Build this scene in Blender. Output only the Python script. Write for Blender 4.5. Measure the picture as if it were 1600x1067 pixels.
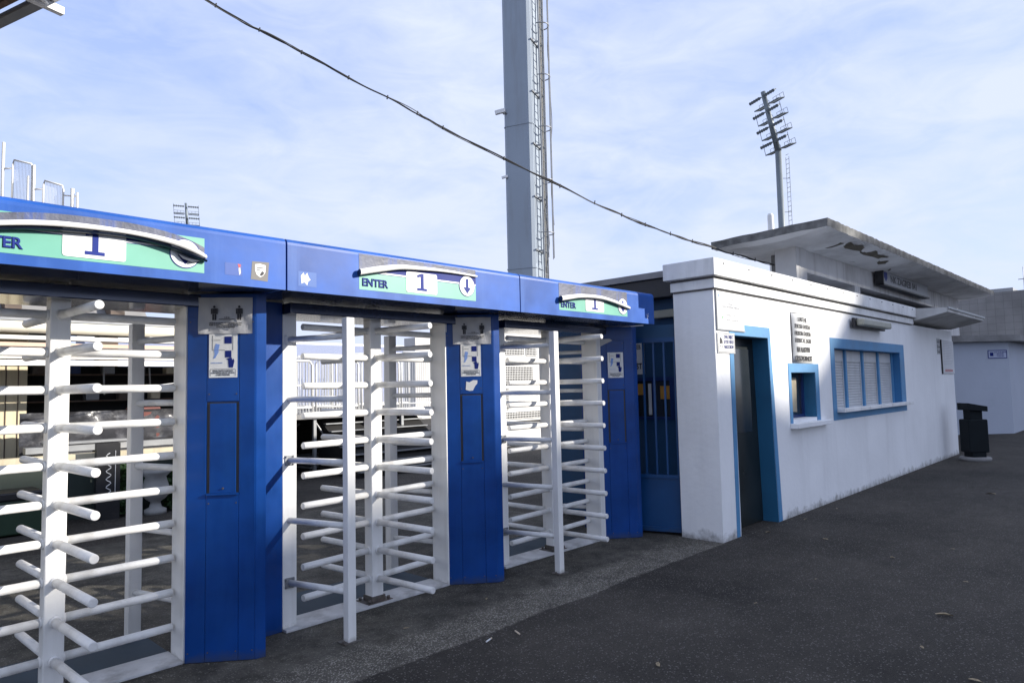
import bpy, bmesh, math, random
from mathutils import Vector, Matrix
random.seed(7)
S = bpy.context.scene
for o in list(bpy.data.objects): bpy.data.objects.remove(o)
COL = S.collection
R = math.radians

# ------------------------------------------------------------------ camera
cam_d = bpy.data.cameras.new('camera'); cam = bpy.data.objects.new('camera', cam_d); COL.objects.link(cam)
YAW, PITCH, ROLL = R(43.96), R(3.85), R(-1.28)
f = Vector((math.cos(PITCH)*math.cos(YAW), math.cos(PITCH)*math.sin(YAW), math.sin(PITCH)))
r = Vector((math.sin(YAW), -math.cos(YAW), 0)); u = r.cross(f)
r2 = r*math.cos(ROLL)+u*math.sin(ROLL); u2 = -r*math.sin(ROLL)+u*math.cos(ROLL)
M = Matrix((r2, u2, -f)).transposed().to_4x4(); M.translation = (0, 0, 1.62)
cam.matrix_world = M
cam_d.sensor_width = 36; cam_d.lens = 36*1067/1600; cam_d.clip_start = 0.05; cam_d.clip_end = 3000
S.camera = cam

# ------------------------------------------------------------------ sky, sun, exposure
SUNV = Vector((-.82, 1.0, -.54))
W = bpy.data.worlds.new('World'); S.world = W; W.use_nodes = True
nt = W.node_tree; N = nt.nodes; L = nt.links; N.clear()
out = N.new('ShaderNodeOutputWorld'); bg = N.new('ShaderNodeBackground'); L.new(bg.outputs[0], out.inputs[0])
sky = N.new('ShaderNodeTexSky'); sky.sky_type = 'NISHITA'; sky.sun_disc = False
sky.sun_elevation = R(25); sky.sun_rotation = R(142); sky.air_density = 1.0; sky.dust_density = 0.6; sky.ozone_density = 1.5
tc = N.new('ShaderNodeTexCoord')
mp = N.new('ShaderNodeMapping'); mp.inputs['Scale'].default_value = (1.0, 1.5, 3.4); mp.inputs['Rotation'].default_value = (R(12), R(-24), R(30))
L.new(tc.outputs['Generated'], mp.inputs[0])
n1 = N.new('ShaderNodeTexNoise'); n1.inputs['Scale'].default_value = 1.5; n1.inputs['Detail'].default_value = 7; n1.inputs['Roughness'].default_value = .52; n1.inputs['Distortion'].default_value = .5
L.new(mp.outputs[0], n1.inputs['Vector'])
n2 = N.new('ShaderNodeTexNoise'); n2.inputs['Scale'].default_value = 6.5; n2.inputs['Detail'].default_value = 9; n2.inputs['Roughness'].default_value = .6; n2.inputs['Distortion'].default_value = .8
L.new(mp.outputs[0], n2.inputs['Vector'])
mx = N.new('ShaderNodeMath'); mx.operation = 'MULTIPLY_ADD'; mx.inputs[1].default_value = .38
L.new(n2.outputs[0], mx.inputs[0]); L.new(n1.outputs[0], mx.inputs[2])
cr = N.new('ShaderNodeMapRange'); cr.inputs['From Min'].default_value = .50; cr.inputs['From Max'].default_value = .80; cr.inputs['To Min'].default_value = .08; cr.inputs['To Max'].default_value = 1.0
L.new(mx.outputs[0], cr.inputs[0])
mix = N.new('ShaderNodeMix'); mix.data_type = 'RGBA'; L.new(cr.outputs[0], mix.inputs['Factor'])
CLOUD = (3.2, 3.55, 4.5, 1)
veil = N.new('ShaderNodeMix'); veil.data_type = 'RGBA'; veil.inputs['Factor'].default_value = .72; veil.inputs[7].default_value = (2.0, 2.55, 4.5, 1)
L.new(sky.outputs[0], veil.inputs[6]); L.new(veil.outputs[2], mix.inputs[6]); mix.inputs[7].default_value = CLOUD
L.new(mix.outputs[2], bg.inputs[0]); bg.inputs[1].default_value = 0.15

sd = bpy.data.lights.new('sun', 'SUN'); sd.energy = 4.6; sd.angle = R(.55); sd.color = (1, .94, .85)
so = bpy.data.objects.new('sun', sd); COL.objects.link(so); so.rotation_euler = SUNV.to_track_quat('-Z', 'Y').to_euler()
S.view_settings.view_transform = 'Standard'; S.view_settings.look = 'None'; S.view_settings.exposure = 0.70; S.view_settings.gamma = 1

# ------------------------------------------------------------------ materials
MATS = {}
def mat(name, col, rough=.5, metal=0., var=.12, vscale=3., dirt=None, dirt_amt=.0, bump=0., bscale=40., streak=False, spec=.5, coat=0., dscale=2.0, emit=None):
    if name in MATS: return MATS[name]
    m = bpy.data.materials.new(name); m.use_nodes = True; nt = m.node_tree; N = nt.nodes; L = nt.links
    b = N['Principled BSDF']; b.inputs['Roughness'].default_value = rough; b.inputs['Metallic'].default_value = metal
    b.inputs['Specular IOR Level'].default_value = spec; b.inputs['Coat Weight'].default_value = coat; b.inputs['Coat Roughness'].default_value = .12
    tc = N.new('ShaderNodeTexCoord'); mp = N.new('ShaderNodeMapping'); L.new(tc.outputs['Object'], mp.inputs[0])
    no = N.new('ShaderNodeTexNoise'); no.inputs['Scale'].default_value = vscale; no.inputs['Detail'].default_value = 6; L.new(tc.outputs['Object'], no.inputs['Vector'])
    c = col
    rmp = N.new('ShaderNodeMapRange'); rmp.inputs['From Min'].default_value = .3; rmp.inputs['From Max'].default_value = .7
    rmp.inputs['To Min'].default_value = 1-var; rmp.inputs['To Max'].default_value = 1+var*.6; L.new(no.outputs[0], rmp.inputs[0])
    mul = N.new('ShaderNodeMix'); mul.data_type = 'RGBA'; mul.blend_type = 'MULTIPLY'; mul.inputs['Factor'].default_value = 1
    mul.inputs[6].default_value = (*c, 1); L.new(rmp.outputs[0], mul.inputs[7])
    last = mul.outputs[2]
    if dirt_amt > 0:
        if streak: mp.inputs['Scale'].default_value = (4, 4, .45)
        d = N.new('ShaderNodeTexNoise'); d.inputs['Scale'].default_value = dscale; d.inputs['Detail'].default_value = 8; d.inputs['Roughness'].default_value = .65
        L.new(mp.outputs[0], d.inputs['Vector'])
        dr = N.new('ShaderNodeMapRange'); dr.inputs['From Min'].default_value = .5; dr.inputs['From Max'].default_value = .78; dr.inputs['To Max'].default_value = dirt_amt
        L.new(d.outputs[0], dr.inputs[0])
        mm = N.new('ShaderNodeMix'); mm.data_type = 'RGBA'; L.new(dr.outputs[0], mm.inputs['Factor']); L.new(last, mm.inputs[6]); mm.inputs[7].default_value = (*dirt, 1)
        last = mm.outputs[2]
    L.new(last, b.inputs['Base Color'])
    rr = N.new('ShaderNodeMapRange'); rr.inputs['To Min'].default_value = max(.03, rough-.1); rr.inputs['To Max'].default_value = min(1, rough+.12); L.new(no.outputs[0], rr.inputs[0]); L.new(rr.outputs[0], b.inputs['Roughness'])
    if bump > 0:
        bn = N.new('ShaderNodeTexNoise'); bn.inputs['Scale'].default_value = bscale; bn.inputs['Detail'].default_value = 5; L.new(tc.outputs['Object'], bn.inputs['Vector'])
        bp = N.new('ShaderNodeBump'); bp.inputs['Strength'].default_value = bump; bp.inputs['Distance'].default_value = .01
        L.new(bn.outputs[0], bp.inputs['Height']); L.new(bp.outputs[0], b.inputs['Normal'])
    if emit: b.inputs['Emission Color'].default_value = (*emit[:3], 1); b.inputs['Emission Strength'].default_value = emit[3]
    MATS[name] = m; return m

BLUE = mat('blue_paint', (.0012, .047, .235), .33, 0, .28, 3.5, (.010, .075, .27), .45, .05, 6, True, spec=.3, coat=.15)
BLUEF = mat('faded_blue_paint', (.014, .09, .38), .42, 0, .3, 3.0, (.05, .145, .44), .7, .08, 8, True, coat=.0, spec=.3, dscale=1.3)
HEADM = mat('glossy_navy_header', (.012, .022, .06), .12, .3, .2, 2.5, (.06, .06, .07), .4, coat=.6)
BLUED = mat('dark_blue_paint', (.012, .035, .14), .35, 0, .2, 2.5)
GATEB = mat('gate_blue_paint', (.003, .06, .19), .4, 0, .2, 2.5, (.02, .05, .1), .4, .1, 20)
WALLB = mat('blue_wall_paint', (.012, .065, .15), .55, 0, .2, 2, (.01, .04, .1), .4, .1, 20)
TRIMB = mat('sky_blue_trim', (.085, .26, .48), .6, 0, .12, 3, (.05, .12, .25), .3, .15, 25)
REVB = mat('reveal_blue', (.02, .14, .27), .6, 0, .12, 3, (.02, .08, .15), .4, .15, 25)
WHITE = mat('white_enamel', (.80, .795, .77), .38, 0, .06, 4, (.42, .39, .34), .3, .03, 30, True, dscale=2.5)
TUBE = mat('white_tube_enamel', (.78, .775, .755), .38, 0, .12, 7, (.36, .33, .28), .5, .08, 40, dscale=9)
PLASTER = mat('white_plaster', (.88, .885, .89), .85, 0, .06, 1.3, (.46, .46, .45), .20, .35, 14, True, dscale=1.0)
CAPW = mat('white_cap_paint', (.82, .82, .81), .75, 0, .12, 3, (.32, .31, .29), .45, .3, 20, True, dscale=1.6)
CONC = mat('weathered_concrete', (.27, .265, .26), .9, 0, .25, 2.5, (.10, .09, .08), .65, .5, 18, False, dscale=2.2)
SOFF = mat('peeling_soffit_paint', (.86, .85, .82), .9, 0, .2, 1.2, (.20, .17, .13), .55, .5, 8, False, dscale=.9)
EDGE = mat('mossy_concrete_edge', (.19, .19, .185), .95, 0, .5, 5, (.05, .05, .045), .9, .6, 20, False, dscale=3)
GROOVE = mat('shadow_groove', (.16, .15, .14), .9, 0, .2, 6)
STEEL = mat('galvanised_steel', (.30, .31, .32), .45, .5, .15, 4, (.2, .15, .1), .2)
DARKS = mat('dark_steel', (.035, .035, .038), .5, .2, .2, 4)
BLACK = mat('black_plastic', (.018, .018, .02), .4, 0, .2, 4)
BOLT = mat('grimy_steel', (.12, .11, .10), .6, .4, .4, 30, (.2, .08, .03), .5)
PAPER = mat('white_paper', (.72, .72, .70), .65, 0, .05, 8, bump=.25, bscale=9)
WETP = mat('crinkled_laminate', (.42, .42, .43), .45, 0, .08, 6, bump=.9, bscale=11)
INK = mat('black_ink', (.02, .02, .025), .6, 0, .02)
INKB = mat('navy_ink', (.010, .022, .16), .6, 0, .02, spec=.2)
INKL = mat('pale_blue_ink', (.20, .32, .66), .6, 0, .02)
INKG = mat('grey_ink', (.42, .43, .45), .6, 0, .02)
GREENP = mat('pale_green_ink', (.45, .75, .48), .6, 0, .02)
TEAL = mat('teal_film', (.14, .40, .30), .4, 0, .06, 5, (.2, .45, .36), .3)
NAVY = mat('navy_film', (.010, .026, .20), .5, 0, .06, 5, spec=.2)
FILMW = mat('white_film', (.80, .80, .78), .4, 0, .03, 5)
FILMR = mat('white_film_backing', (.80, .79, .76), .45, 0, .06, 9, (.5, .48, .42), .2)
FILMD = mat('dark_film_inside', (.015, .025, .05), .3, 0, .3, 9)
RESID = mat('adhesive_residue', (.095, .105, .15), .5, 0, .4, 6, (.03, .085, .34), 1.0, .3, 30, True, dscale=3.2)
STICK = mat('grey_sticker', (.17, .16, .15), .6, 0, .1, 10)
RED = mat('faded_red_print', (.5, .08, .08), .6, 0, .2, 10)
CREAM = mat('cream_panel', (.68, .60, .42), .7, 0, .12, 3, (.3, .22, .12), .5, .1, 20, True, dscale=1.5)
SALMON = mat('salmon_trim', (.72, .50, .38), .7, 0, .08, 4)
DGREEN = mat('dark_green_wall', (.035, .05, .042), .7, 0, .2, 3)
GREEN2 = mat('green_bin', (.015, .04, .02), .5, 0, .2, 4)
TARP = mat('dark_tarp', (.05, .05, .055), .22, 0, .5, 4, (.25, .25, .26), .6, 1.0, 7, False, dscale=5)
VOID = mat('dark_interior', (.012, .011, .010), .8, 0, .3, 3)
RUSTB = mat('rusty_beam', (.13, .10, .08), .8, .1, .4, 6, (.22, .09, .04), .6, .3, 20)
DOORG = mat('dark_green_door', (.018, .024, .024), .3, .2, .25, 3, (.05, .055, .055), .3)
GLASS = mat('window_glass', (.03, .035, .04), .06, 0, .05, 4, coat=1.)
ORANGE = mat('ochre_reflection', (.50, .24, .04), .7, 0, .2, 4)  # colour of the orange reflections laid on the side window
LAMPG = mat('lamp_diffuser', (.40, .40, .33), .5, 0, .12, 5, (.2, .18, .13), .4)
SHUT = mat('grey_white_shutter', (.58, .59, .60), .5, 0, .08, 4, (.3, .28, .25), .35, .05, 30, True, dscale=2)
PYL = mat('grey_mast_paint', (.30, .35, .41), .55, .1, .12, .35, (.20, .20, .19), .5, .02, 10, True, dscale=.5)
PYL2 = mat('blue_grey_mast_paint', (.17, .20, .22), .5, .2, .15, .2)
CABLE = mat('black_cable', (.02, .02, .02), .6, 0, .1)
CABLE2 = mat('grey_cable', (.12, .12, .115), .6, 0, .1)
SEATS = mat('faded_blue_seats', (.28, .31, .42), .7, 0, .5, 25, (.6, .6, .62), .6, dscale=40)
FPLATE = mat('blue_grey_floor_plate', (.04, .062, .085), .85, 0, .2, 4, (.05, .05, .05), .4, .1, 20)
PLATE = mat('threshold_paint', (.55, .55, .55), .7, 0, .2, 6, (.15, .14, .13), .75, .3, 25, dscale=5)
LEAF = mat('dry_leaf', (.30, .24, .15), .8, 0, .4, 30)
BUTT = mat('cigarette_paper', (.6, .5, .38), .8, 0, .3, 30)
BIN = mat('black_bin_paint', (.008, .012, .015), .6, 0, .2, 4, spec=.15)
FOL = mat('hedge_leaves', (.035, .085, .022), .7, 0, .6, 9)
STONE = mat('white_stone', (.30, .30, .29), .8, 0, .15, 5, (.25, .25, .22), .4, .2, 20)

def splash(m, top, col, amt):
    """soil splashed up the foot of a wall: ragged edge, thins out with height"""
    nt = m.node_tree; N = nt.nodes; L = nt.links; b = N['Principled BSDF']; src = b.inputs['Base Color'].links[0].from_socket
    tc = N.new('ShaderNodeTexCoord'); sp = N.new('ShaderNodeSeparateXYZ'); L.new(tc.outputs['Object'], sp.inputs[0])
    no = N.new('ShaderNodeTexNoise'); no.inputs['Scale'].default_value = 7; no.inputs['Detail'].default_value = 9; no.inputs['Roughness'].default_value = .7; L.new(tc.outputs['Object'], no.inputs[0])
    a = N.new('ShaderNodeMath'); a.operation = 'MULTIPLY_ADD'; a.inputs[1].default_value = -1.0*top*2.2; L.new(no.outputs[0], a.inputs[0]); L.new(sp.outputs[2], a.inputs[2])
    r_ = N.new('ShaderNodeMapRange'); r_.inputs['From Min'].default_value = -top*1.25; r_.inputs['From Max'].default_value = -top*.55; r_.inputs['To Min'].default_value = amt; r_.inputs['To Max'].default_value = 0; L.new(a.outputs[0], r_.inputs[0])
    mm = N.new('ShaderNodeMix'); mm.data_type = 'RGBA'; L.new(r_.outputs[0], mm.inputs['Factor']); L.new(src, mm.inputs[6]); mm.inputs[7].default_value = (*col, 1); L.new(mm.outputs[2], b.inputs['Base Color'])
splash(PLASTER, .16, (.16, .15, .13), .8); splash(BLUE, .10, (.05, .06, .08), .7); splash(WHITE, .08, (.16, .14, .11), .7); splash(GATEB, .12, (.03, .035, .04), .6)
def tile_mat(name, c1, c2, sx, sz, mortar):
    m = bpy.data.materials.new(name); m.use_nodes = True; nt = m.node_tree; N = nt.nodes; L = nt.links; b = N['Principled BSDF']; b.inputs['Roughness'].default_value = .85
    tc = N.new('ShaderNodeTexCoord'); sx_ = N.new('ShaderNodeSeparateXYZ'); L.new(tc.outputs['Object'], sx_.inputs[0]); ad = N.new('ShaderNodeMath'); ad.operation = 'ADD'; L.new(sx_.outputs[0], ad.inputs[0]); L.new(sx_.outputs[1], ad.inputs[1]); mp = N.new('ShaderNodeCombineXYZ'); L.new(ad.outputs[0], mp.inputs[0]); L.new(sx_.outputs[2], mp.inputs[1])
    br = N.new('ShaderNodeTexBrick'); br.offset = 0; br.inputs['Scale'].default_value = 1; br.inputs['Brick Width'].default_value = sx; br.inputs['Row Height'].default_value = sz; br.inputs['Mortar Size'].default_value = mortar
    br.inputs['Color1'].default_value = (*c1, 1); br.inputs['Color2'].default_value = (*c2, 1); br.inputs['Mortar'].default_value = (c1[0]*.72, c1[1]*.72, c1[2]*.72, 1)
    L.new(mp.outputs[0], br.inputs[0])
    no = N.new('ShaderNodeTexNoise'); no.inputs['Scale'].default_value = .5; no.inputs['Detail'].default_value = 8; L.new(tc.outputs['Object'], no.inputs[0])
    mr = N.new('ShaderNodeMapRange'); mr.inputs['To Min'].default_value = .5; mr.inputs['To Max'].default_value = 1.4; L.new(no.outputs[0], mr.inputs[0])
    mu = N.new('ShaderNodeMix'); mu.data_type = 'RGBA'; mu.blend_type = 'MULTIPLY'; mu.inputs['Factor'].default_value = 1; L.new(br.outputs[0], mu.inputs[6]); L.new(mr.outputs[0], mu.inputs[7]); L.new(mu.outputs[2], b.inputs['Base Color'])
    return m
TILES = tile_mat('concrete_tiles', (.255, .25, .245), (.235, .228, .225), .62, .62, .018)

def ground_mat(name, zones, edges=()):
    """asphalt / rough concrete: broad tonal patches, fine aggregate, grain bump; several surfaces worn into each other along y = edge lines"""
    m = bpy.data.materials.new(name); m.use_nodes = True; nt = m.node_tree; N = nt.nodes; L = nt.links; b = N['Principled BSDF']
    tc = N.new('ShaderNodeTexCoord')
    def noise(s, d=6, ro=.6):
        n = N.new('ShaderNodeTexNoise'); n.inputs['Scale'].default_value = s; n.inputs['Detail'].default_value = d; n.inputs['Roughness'].default_value = ro; L.new(tc.outputs['Object'], n.inputs[0]); return n
    def rng(src, a, b_, lo, hi):
        r_ = N.new('ShaderNodeMapRange'); r_.inputs['From Min'].default_value = a; r_.inputs['From Max'].default_value = b_; r_.inputs['To Min'].default_value = lo; r_.inputs['To Max'].default_value = hi; L.new(src, r_.inputs[0]); return r_.outputs[0]
    def mth(op, a, b_):
        q = N.new('ShaderNodeMath'); q.operation = op
        for k, v in enumerate((a, b_)):
            if isinstance(v, (int, float)): q.inputs[k].default_value = v
            else: L.new(v, q.inputs[k])
        return q.outputs[0]
    big = noise(.55, 5, .55); mid = noise(5, 8, .7); fine = noise(210, 3, .85); grit = noise(60, 4, .8)
    vo = N.new('ShaderNodeTexVoronoi'); vo.inputs['Scale'].default_value = 85; L.new(tc.outputs['Object'], vo.inputs[0])
    sp = N.new('ShaderNodeSeparateColor'); L.new(vo.outputs['Color'], sp.inputs[0])
    def zone(base, lo, hi, agg, aggc, patch, grain):
        v = mth('MULTIPLY', mth('MULTIPLY', rng(big.outputs[0], .32, .68, lo, hi), rng(mid.outputs[0], .3, .7, 1-patch, 1+patch)), mth('MULTIPLY', rng(fine.outputs[0], .3, .7, 1-grain, 1+grain), rng(grit.outputs[0], .3, .7, 1-grain*.6, 1+grain*.6)))
        mu = N.new('ShaderNodeMix'); mu.data_type = 'RGBA'; mu.blend_type = 'MULTIPLY'; mu.inputs['Factor'].default_value = 1; mu.inputs[6].default_value = (*base, 1); L.new(v, mu.inputs[7])
        k = mth('MULTIPLY', mth('MULTIPLY', mth('GREATER_THAN', sp.outputs[0], 1-agg), mth('LESS_THAN', vo.outputs['Distance'], .42)), mid.outputs[0])
        mx = N.new('ShaderNodeMix'); mx.data_type = 'RGBA'; L.new(k, mx.inputs['Factor']); L.new(mu.outputs[2], mx.inputs[6]); mx.inputs[7].default_value = (*aggc, 1)
        return mx.outputs[2]
    last = zone(*zones[0])
    if len(zones) > 1:
        sx = N.new('ShaderNodeSeparateXYZ'); L.new(tc.outputs['Object'], sx.inputs[0]); w1 = noise(1.1, 3); w2 = noise(13, 6, .75)
        for z_, (y_, wob, soft) in zip(zones[1:], edges):
            d = mth('ADD', sx.outputs[1], mth('ADD', mth('MULTIPLY', mth('SUBTRACT', w1.outputs[0], .5), wob*1.2), mth('MULTIPLY', mth('SUBTRACT', w2.outputs[0], .5), wob)))
            fct = mth('MULTIPLY', rng(d, y_-soft, y_+soft, 0, 1), rng(sx.outputs[0], 6.50, 6.56, 1, 0))
            mx = N.new('ShaderNodeMix'); mx.data_type = 'RGBA'; L.new(fct, mx.inputs['Factor']); L.new(last, mx.inputs[6]); L.new(zone(*z_), mx.inputs[7]); last = mx.outputs[2]
    L.new(last, b.inputs['Base Color'])
    b.inputs['Roughness'].default_value = .85; b.inputs['Specular IOR Level'].default_value = .25
    bp = N.new('ShaderNodeBump'); bp.inputs['Strength'].default_value = .8; bp.inputs['Distance'].default_value = .007
    L.new(mth('ADD', fine.outputs[0], grit.outputs[0]), bp.inputs['Height']); L.new(bp.outputs[0], b.inputs['Normal'])
    return m
Z_A = ((.045, .040, .034), .60, 1.50, .16, (.26, .25, .23), .22, .6)
Z_R = ((.115, .106, .088), .75, 1.25, .55, (.55, .52, .46), .45, .7)
Z_O = ((.074, .069, .058), .55, 1.5, .18, (.26, .25, .22), .60, .5)
GROUND = ground_mat('asphalt_and_worn_concrete', [Z_A, Z_R, Z_O, Z_A], [(3.37, .10, .010), (3.78, .40, .07), (8.6, .2, .03)])

# ------------------------------------------------------------------ mesh helpers
ORG = {}
class MB:
    def __init__(s): s.bm = bmesh.new()
    def box(s, x0, x1, y0, y1, z0, z1, mtx=None, bev=0):
        v = [s.bm.verts.new((x, y, z)) for x in (x0, x1) for y in (y0, y1) for z in (z0, z1)]
        F = [s.bm.faces.new([v[i] for i in q]) for q in ((0, 1, 3, 2), (4, 6, 7, 5), (0, 4, 5, 1), (2, 3, 7, 6), (0, 2, 6, 4), (1, 5, 7, 3))]
        if bev:
            ed = list({e for q in F for e in q.edges}); rr = bmesh.ops.bevel(s.bm, geom=ed, offset=bev, segments=2, affect='EDGES', profile=.5)
            if mtx is not None: bmesh.ops.transform(s.bm, matrix=mtx, verts=list({w for q in rr['faces'] for w in q.verts} | {w for w in v if w.is_valid}))
        elif mtx is not None: bmesh.ops.transform(s.bm, matrix=mtx, verts=v)
        return s
    def prism(s, poly, z0, z1, axis='z'):
        """extrude a 2-D polygon: axis z: (x,y); axis x: (y,z); axis y: (x,z)"""
        def P(p, h): return (p[0], p[1], h) if axis == 'z' else ((h, p[0], p[1]) if axis == 'x' else (p[0], h, p[1]))
        a = [s.bm.verts.new(P(p, z0)) for p in poly]; b = [s.bm.verts.new(P(p, z1)) for p in poly]; n = len(poly)
        s.bm.faces.new(a[::-1]); s.bm.faces.new(b)
        for i in range(n): s.bm.faces.new((a[i], a[(i+1) % n], b[(i+1) % n], b[i]))
        return s
    def tube(s, pts, rad, seg=10, cap=True):
        pts = [Vector(p) for p in pts]; rings = []
        for i, p in enumerate(pts):
            d = (pts[min(i+1, len(pts)-1)]-pts[max(i-1, 0)]).normalized()
            a = d.cross(Vector((0, 0, 1)) if abs(d.z) < .9 else Vector((1, 0, 0))).normalized(); b = d.cross(a)
            rr = rad[i] if isinstance(rad, (list, tuple)) else rad
            rings.append([s.bm.verts.new(p+(a*math.cos(t*2*math.pi/seg)+b*math.sin(t*2*math.pi/seg))*rr) for t in range(seg)])
        for k in range(len(rings)-1):
            for t in range(seg):
                q = s.bm.faces.new((rings[k][t], rings[k][(t+1) % seg], rings[k+1][(t+1) % seg], rings[k+1][t])); q.smooth = seg > 5
        if cap: s.bm.faces.new(rings[0][::-1]); s.bm.faces.new(rings[-1])
        return s
    def quad(s, *p):
        s.bm.faces.new([s.bm.verts.new(q) for q in p]); return s
    def lathe(s, prof, c=(0, 0, 0), seg=24):
        rings = [[s.bm.verts.new((c[0]+r_*math.cos(t*2*math.pi/seg), c[1]+r_*math.sin(t*2*math.pi/seg), c[2]+z)) for t in range(seg)] for r_, z in prof]
        for k in range(len(rings)-1):
            for t in range(seg):
                q = s.bm.faces.new((rings[k][t], rings[k][(t+1) % seg], rings[k+1][(t+1) % seg], rings[k+1][t])); q.smooth = True
        s.bm.faces.new(rings[0][::-1]); s.bm.faces.new(rings[-1]); return s
    def build(s, name, m, parent=None, mtx=None, bev=0, world=True, norm=True):
        if mtx is not None: bmesh.ops.transform(s.bm, matrix=mtx, verts=s.bm.verts)
        if norm: bmesh.ops.recalc_face_normals(s.bm, faces=s.bm.faces)
        o = ORG.get(parent.name, Vector()) if (parent is not None and world) else Vector()
        if o.length: bmesh.ops.translate(s.bm, vec=-o, verts=s.bm.verts)
        me = bpy.data.meshes.new(name); s.bm.to_mesh(me); s.bm.free(); me.materials.append(m)
        ob = bpy.data.objects.new(name, me); COL.objects.link(ob)
        if parent is not None: ob.parent = parent; ORG[ob.name] = o
        if bev:
            bv = ob.modifiers.new('bevel', 'BEVEL'); bv.width = bev; bv.segments = 2; bv.limit_method = 'ANGLE'
        return ob
def tag(o, label=None, cat=None, group=None, kind=None):
    if label: o['label'] = label
    if cat: o['category'] = cat
    if group: o['group'] = group
    if kind: o['kind'] = kind
    return o
def thing(name, label, cat, loc=(0, 0, 0), group=None):
    o = bpy.data.objects.new(name, None); COL.objects.link(o); o.location = loc; o.empty_display_size = .1
    ORG[o.name] = Vector(loc); return tag(o, label, cat, group)
def solo(name, mb, m, label, cat, group=None, kind=None, **k):
    """a thing that is a single mesh; origin moved to its base centre"""
    o = mb.build(name, m, None, **k)
    vs = [v.co for v in o.data.vertices]
    c = Vector(((min(v.x for v in vs)+max(v.x for v in vs))/2, (min(v.y for v in vs)+max(v.y for v in vs))/2, min(v.z for v in vs)))
    o.data.transform(Matrix.Translation(-c)); o.location = c; ORG[o.name] = c
    return tag(o, label, cat, group, kind)
def copy_tree(o, parent=None):
    c = o.copy(); COL.objects.link(c); ORG[c.name] = ORG.get(o.name, Vector())
    if parent is not None: c.parent = parent
    for ch in list(o.children): copy_tree(ch, c)
    return c
def text(body, size, m, parent, mtx, name='lettering', align='LEFT', bold=0., sx=1., spacing=1., valign='BOTTOM_BASELINE'):
    cu = bpy.data.curves.new('t', 'FONT'); cu.body = body; cu.size = size; cu.align_x = align; cu.space_line = spacing; cu.extrude = .0004; cu.bevel_depth = bold; cu.bevel_resolution = 0; cu.resolution_u = 3
    ob = bpy.data.objects.new('t', cu); COL.objects.link(ob); bpy.context.view_layer.update()
    dg = bpy.context.evaluated_depsgraph_get(); me = bpy.data.meshes.new_from_object(ob.evaluated_get(dg)); bpy.data.objects.remove(ob); bpy.data.curves.remove(cu)
    me.transform(Matrix.Diagonal((sx, 1, 1, 1)))
    o = ORG.get(parent.name, Vector()); me.transform(Matrix.Translation(-o) @ mtx)
    me.materials.clear(); me.materials.append(m)
    t = bpy.data.objects.new(name, me); COL.objects.link(t); t.parent = parent; ORG[t.name] = o; return t
def facing(origin, udir):
    """frame on a vertical face: local x = udir (horizontal, to the viewer's right), y = up, z = outward"""
    ux = Vector((udir[0], udir[1], 0)).normalized(); n = Vector((ux.y, -ux.x, 0))
    m = Matrix((ux, Vector((0, 0, 1)), n)).transposed().to_4x4(); m.translation = origin; return m
def rrect(w, h, rad, n=5):
    p = []
    for cx, cy, a in ((w-rad, rad, -90), (w-rad, h-rad, 0), (rad, h-rad, 90), (rad, rad, 180)):
        for i in range(n+1):
            t = R(a+90*i/n); p.append((cx+rad*math.cos(t), cy+rad*math.sin(t)))
    return p
def sheet(mb, poly, z, th=.0006):
    return mb.prism(poly, z-th, z)
def rct(x0, x1, y0, y1): return [(x0, y0), (x1, y0), (x1, y1), (x0, y1)]

# ------------------------------------------------------------------ ground
g = MB(); n = 40
g.quad((-500, -500, 0), (1500, -500, 0), (1500, 1500, 0), (-500, 1500, 0))
tag(g.build('ground', GROUND), kind='structure')
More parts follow.
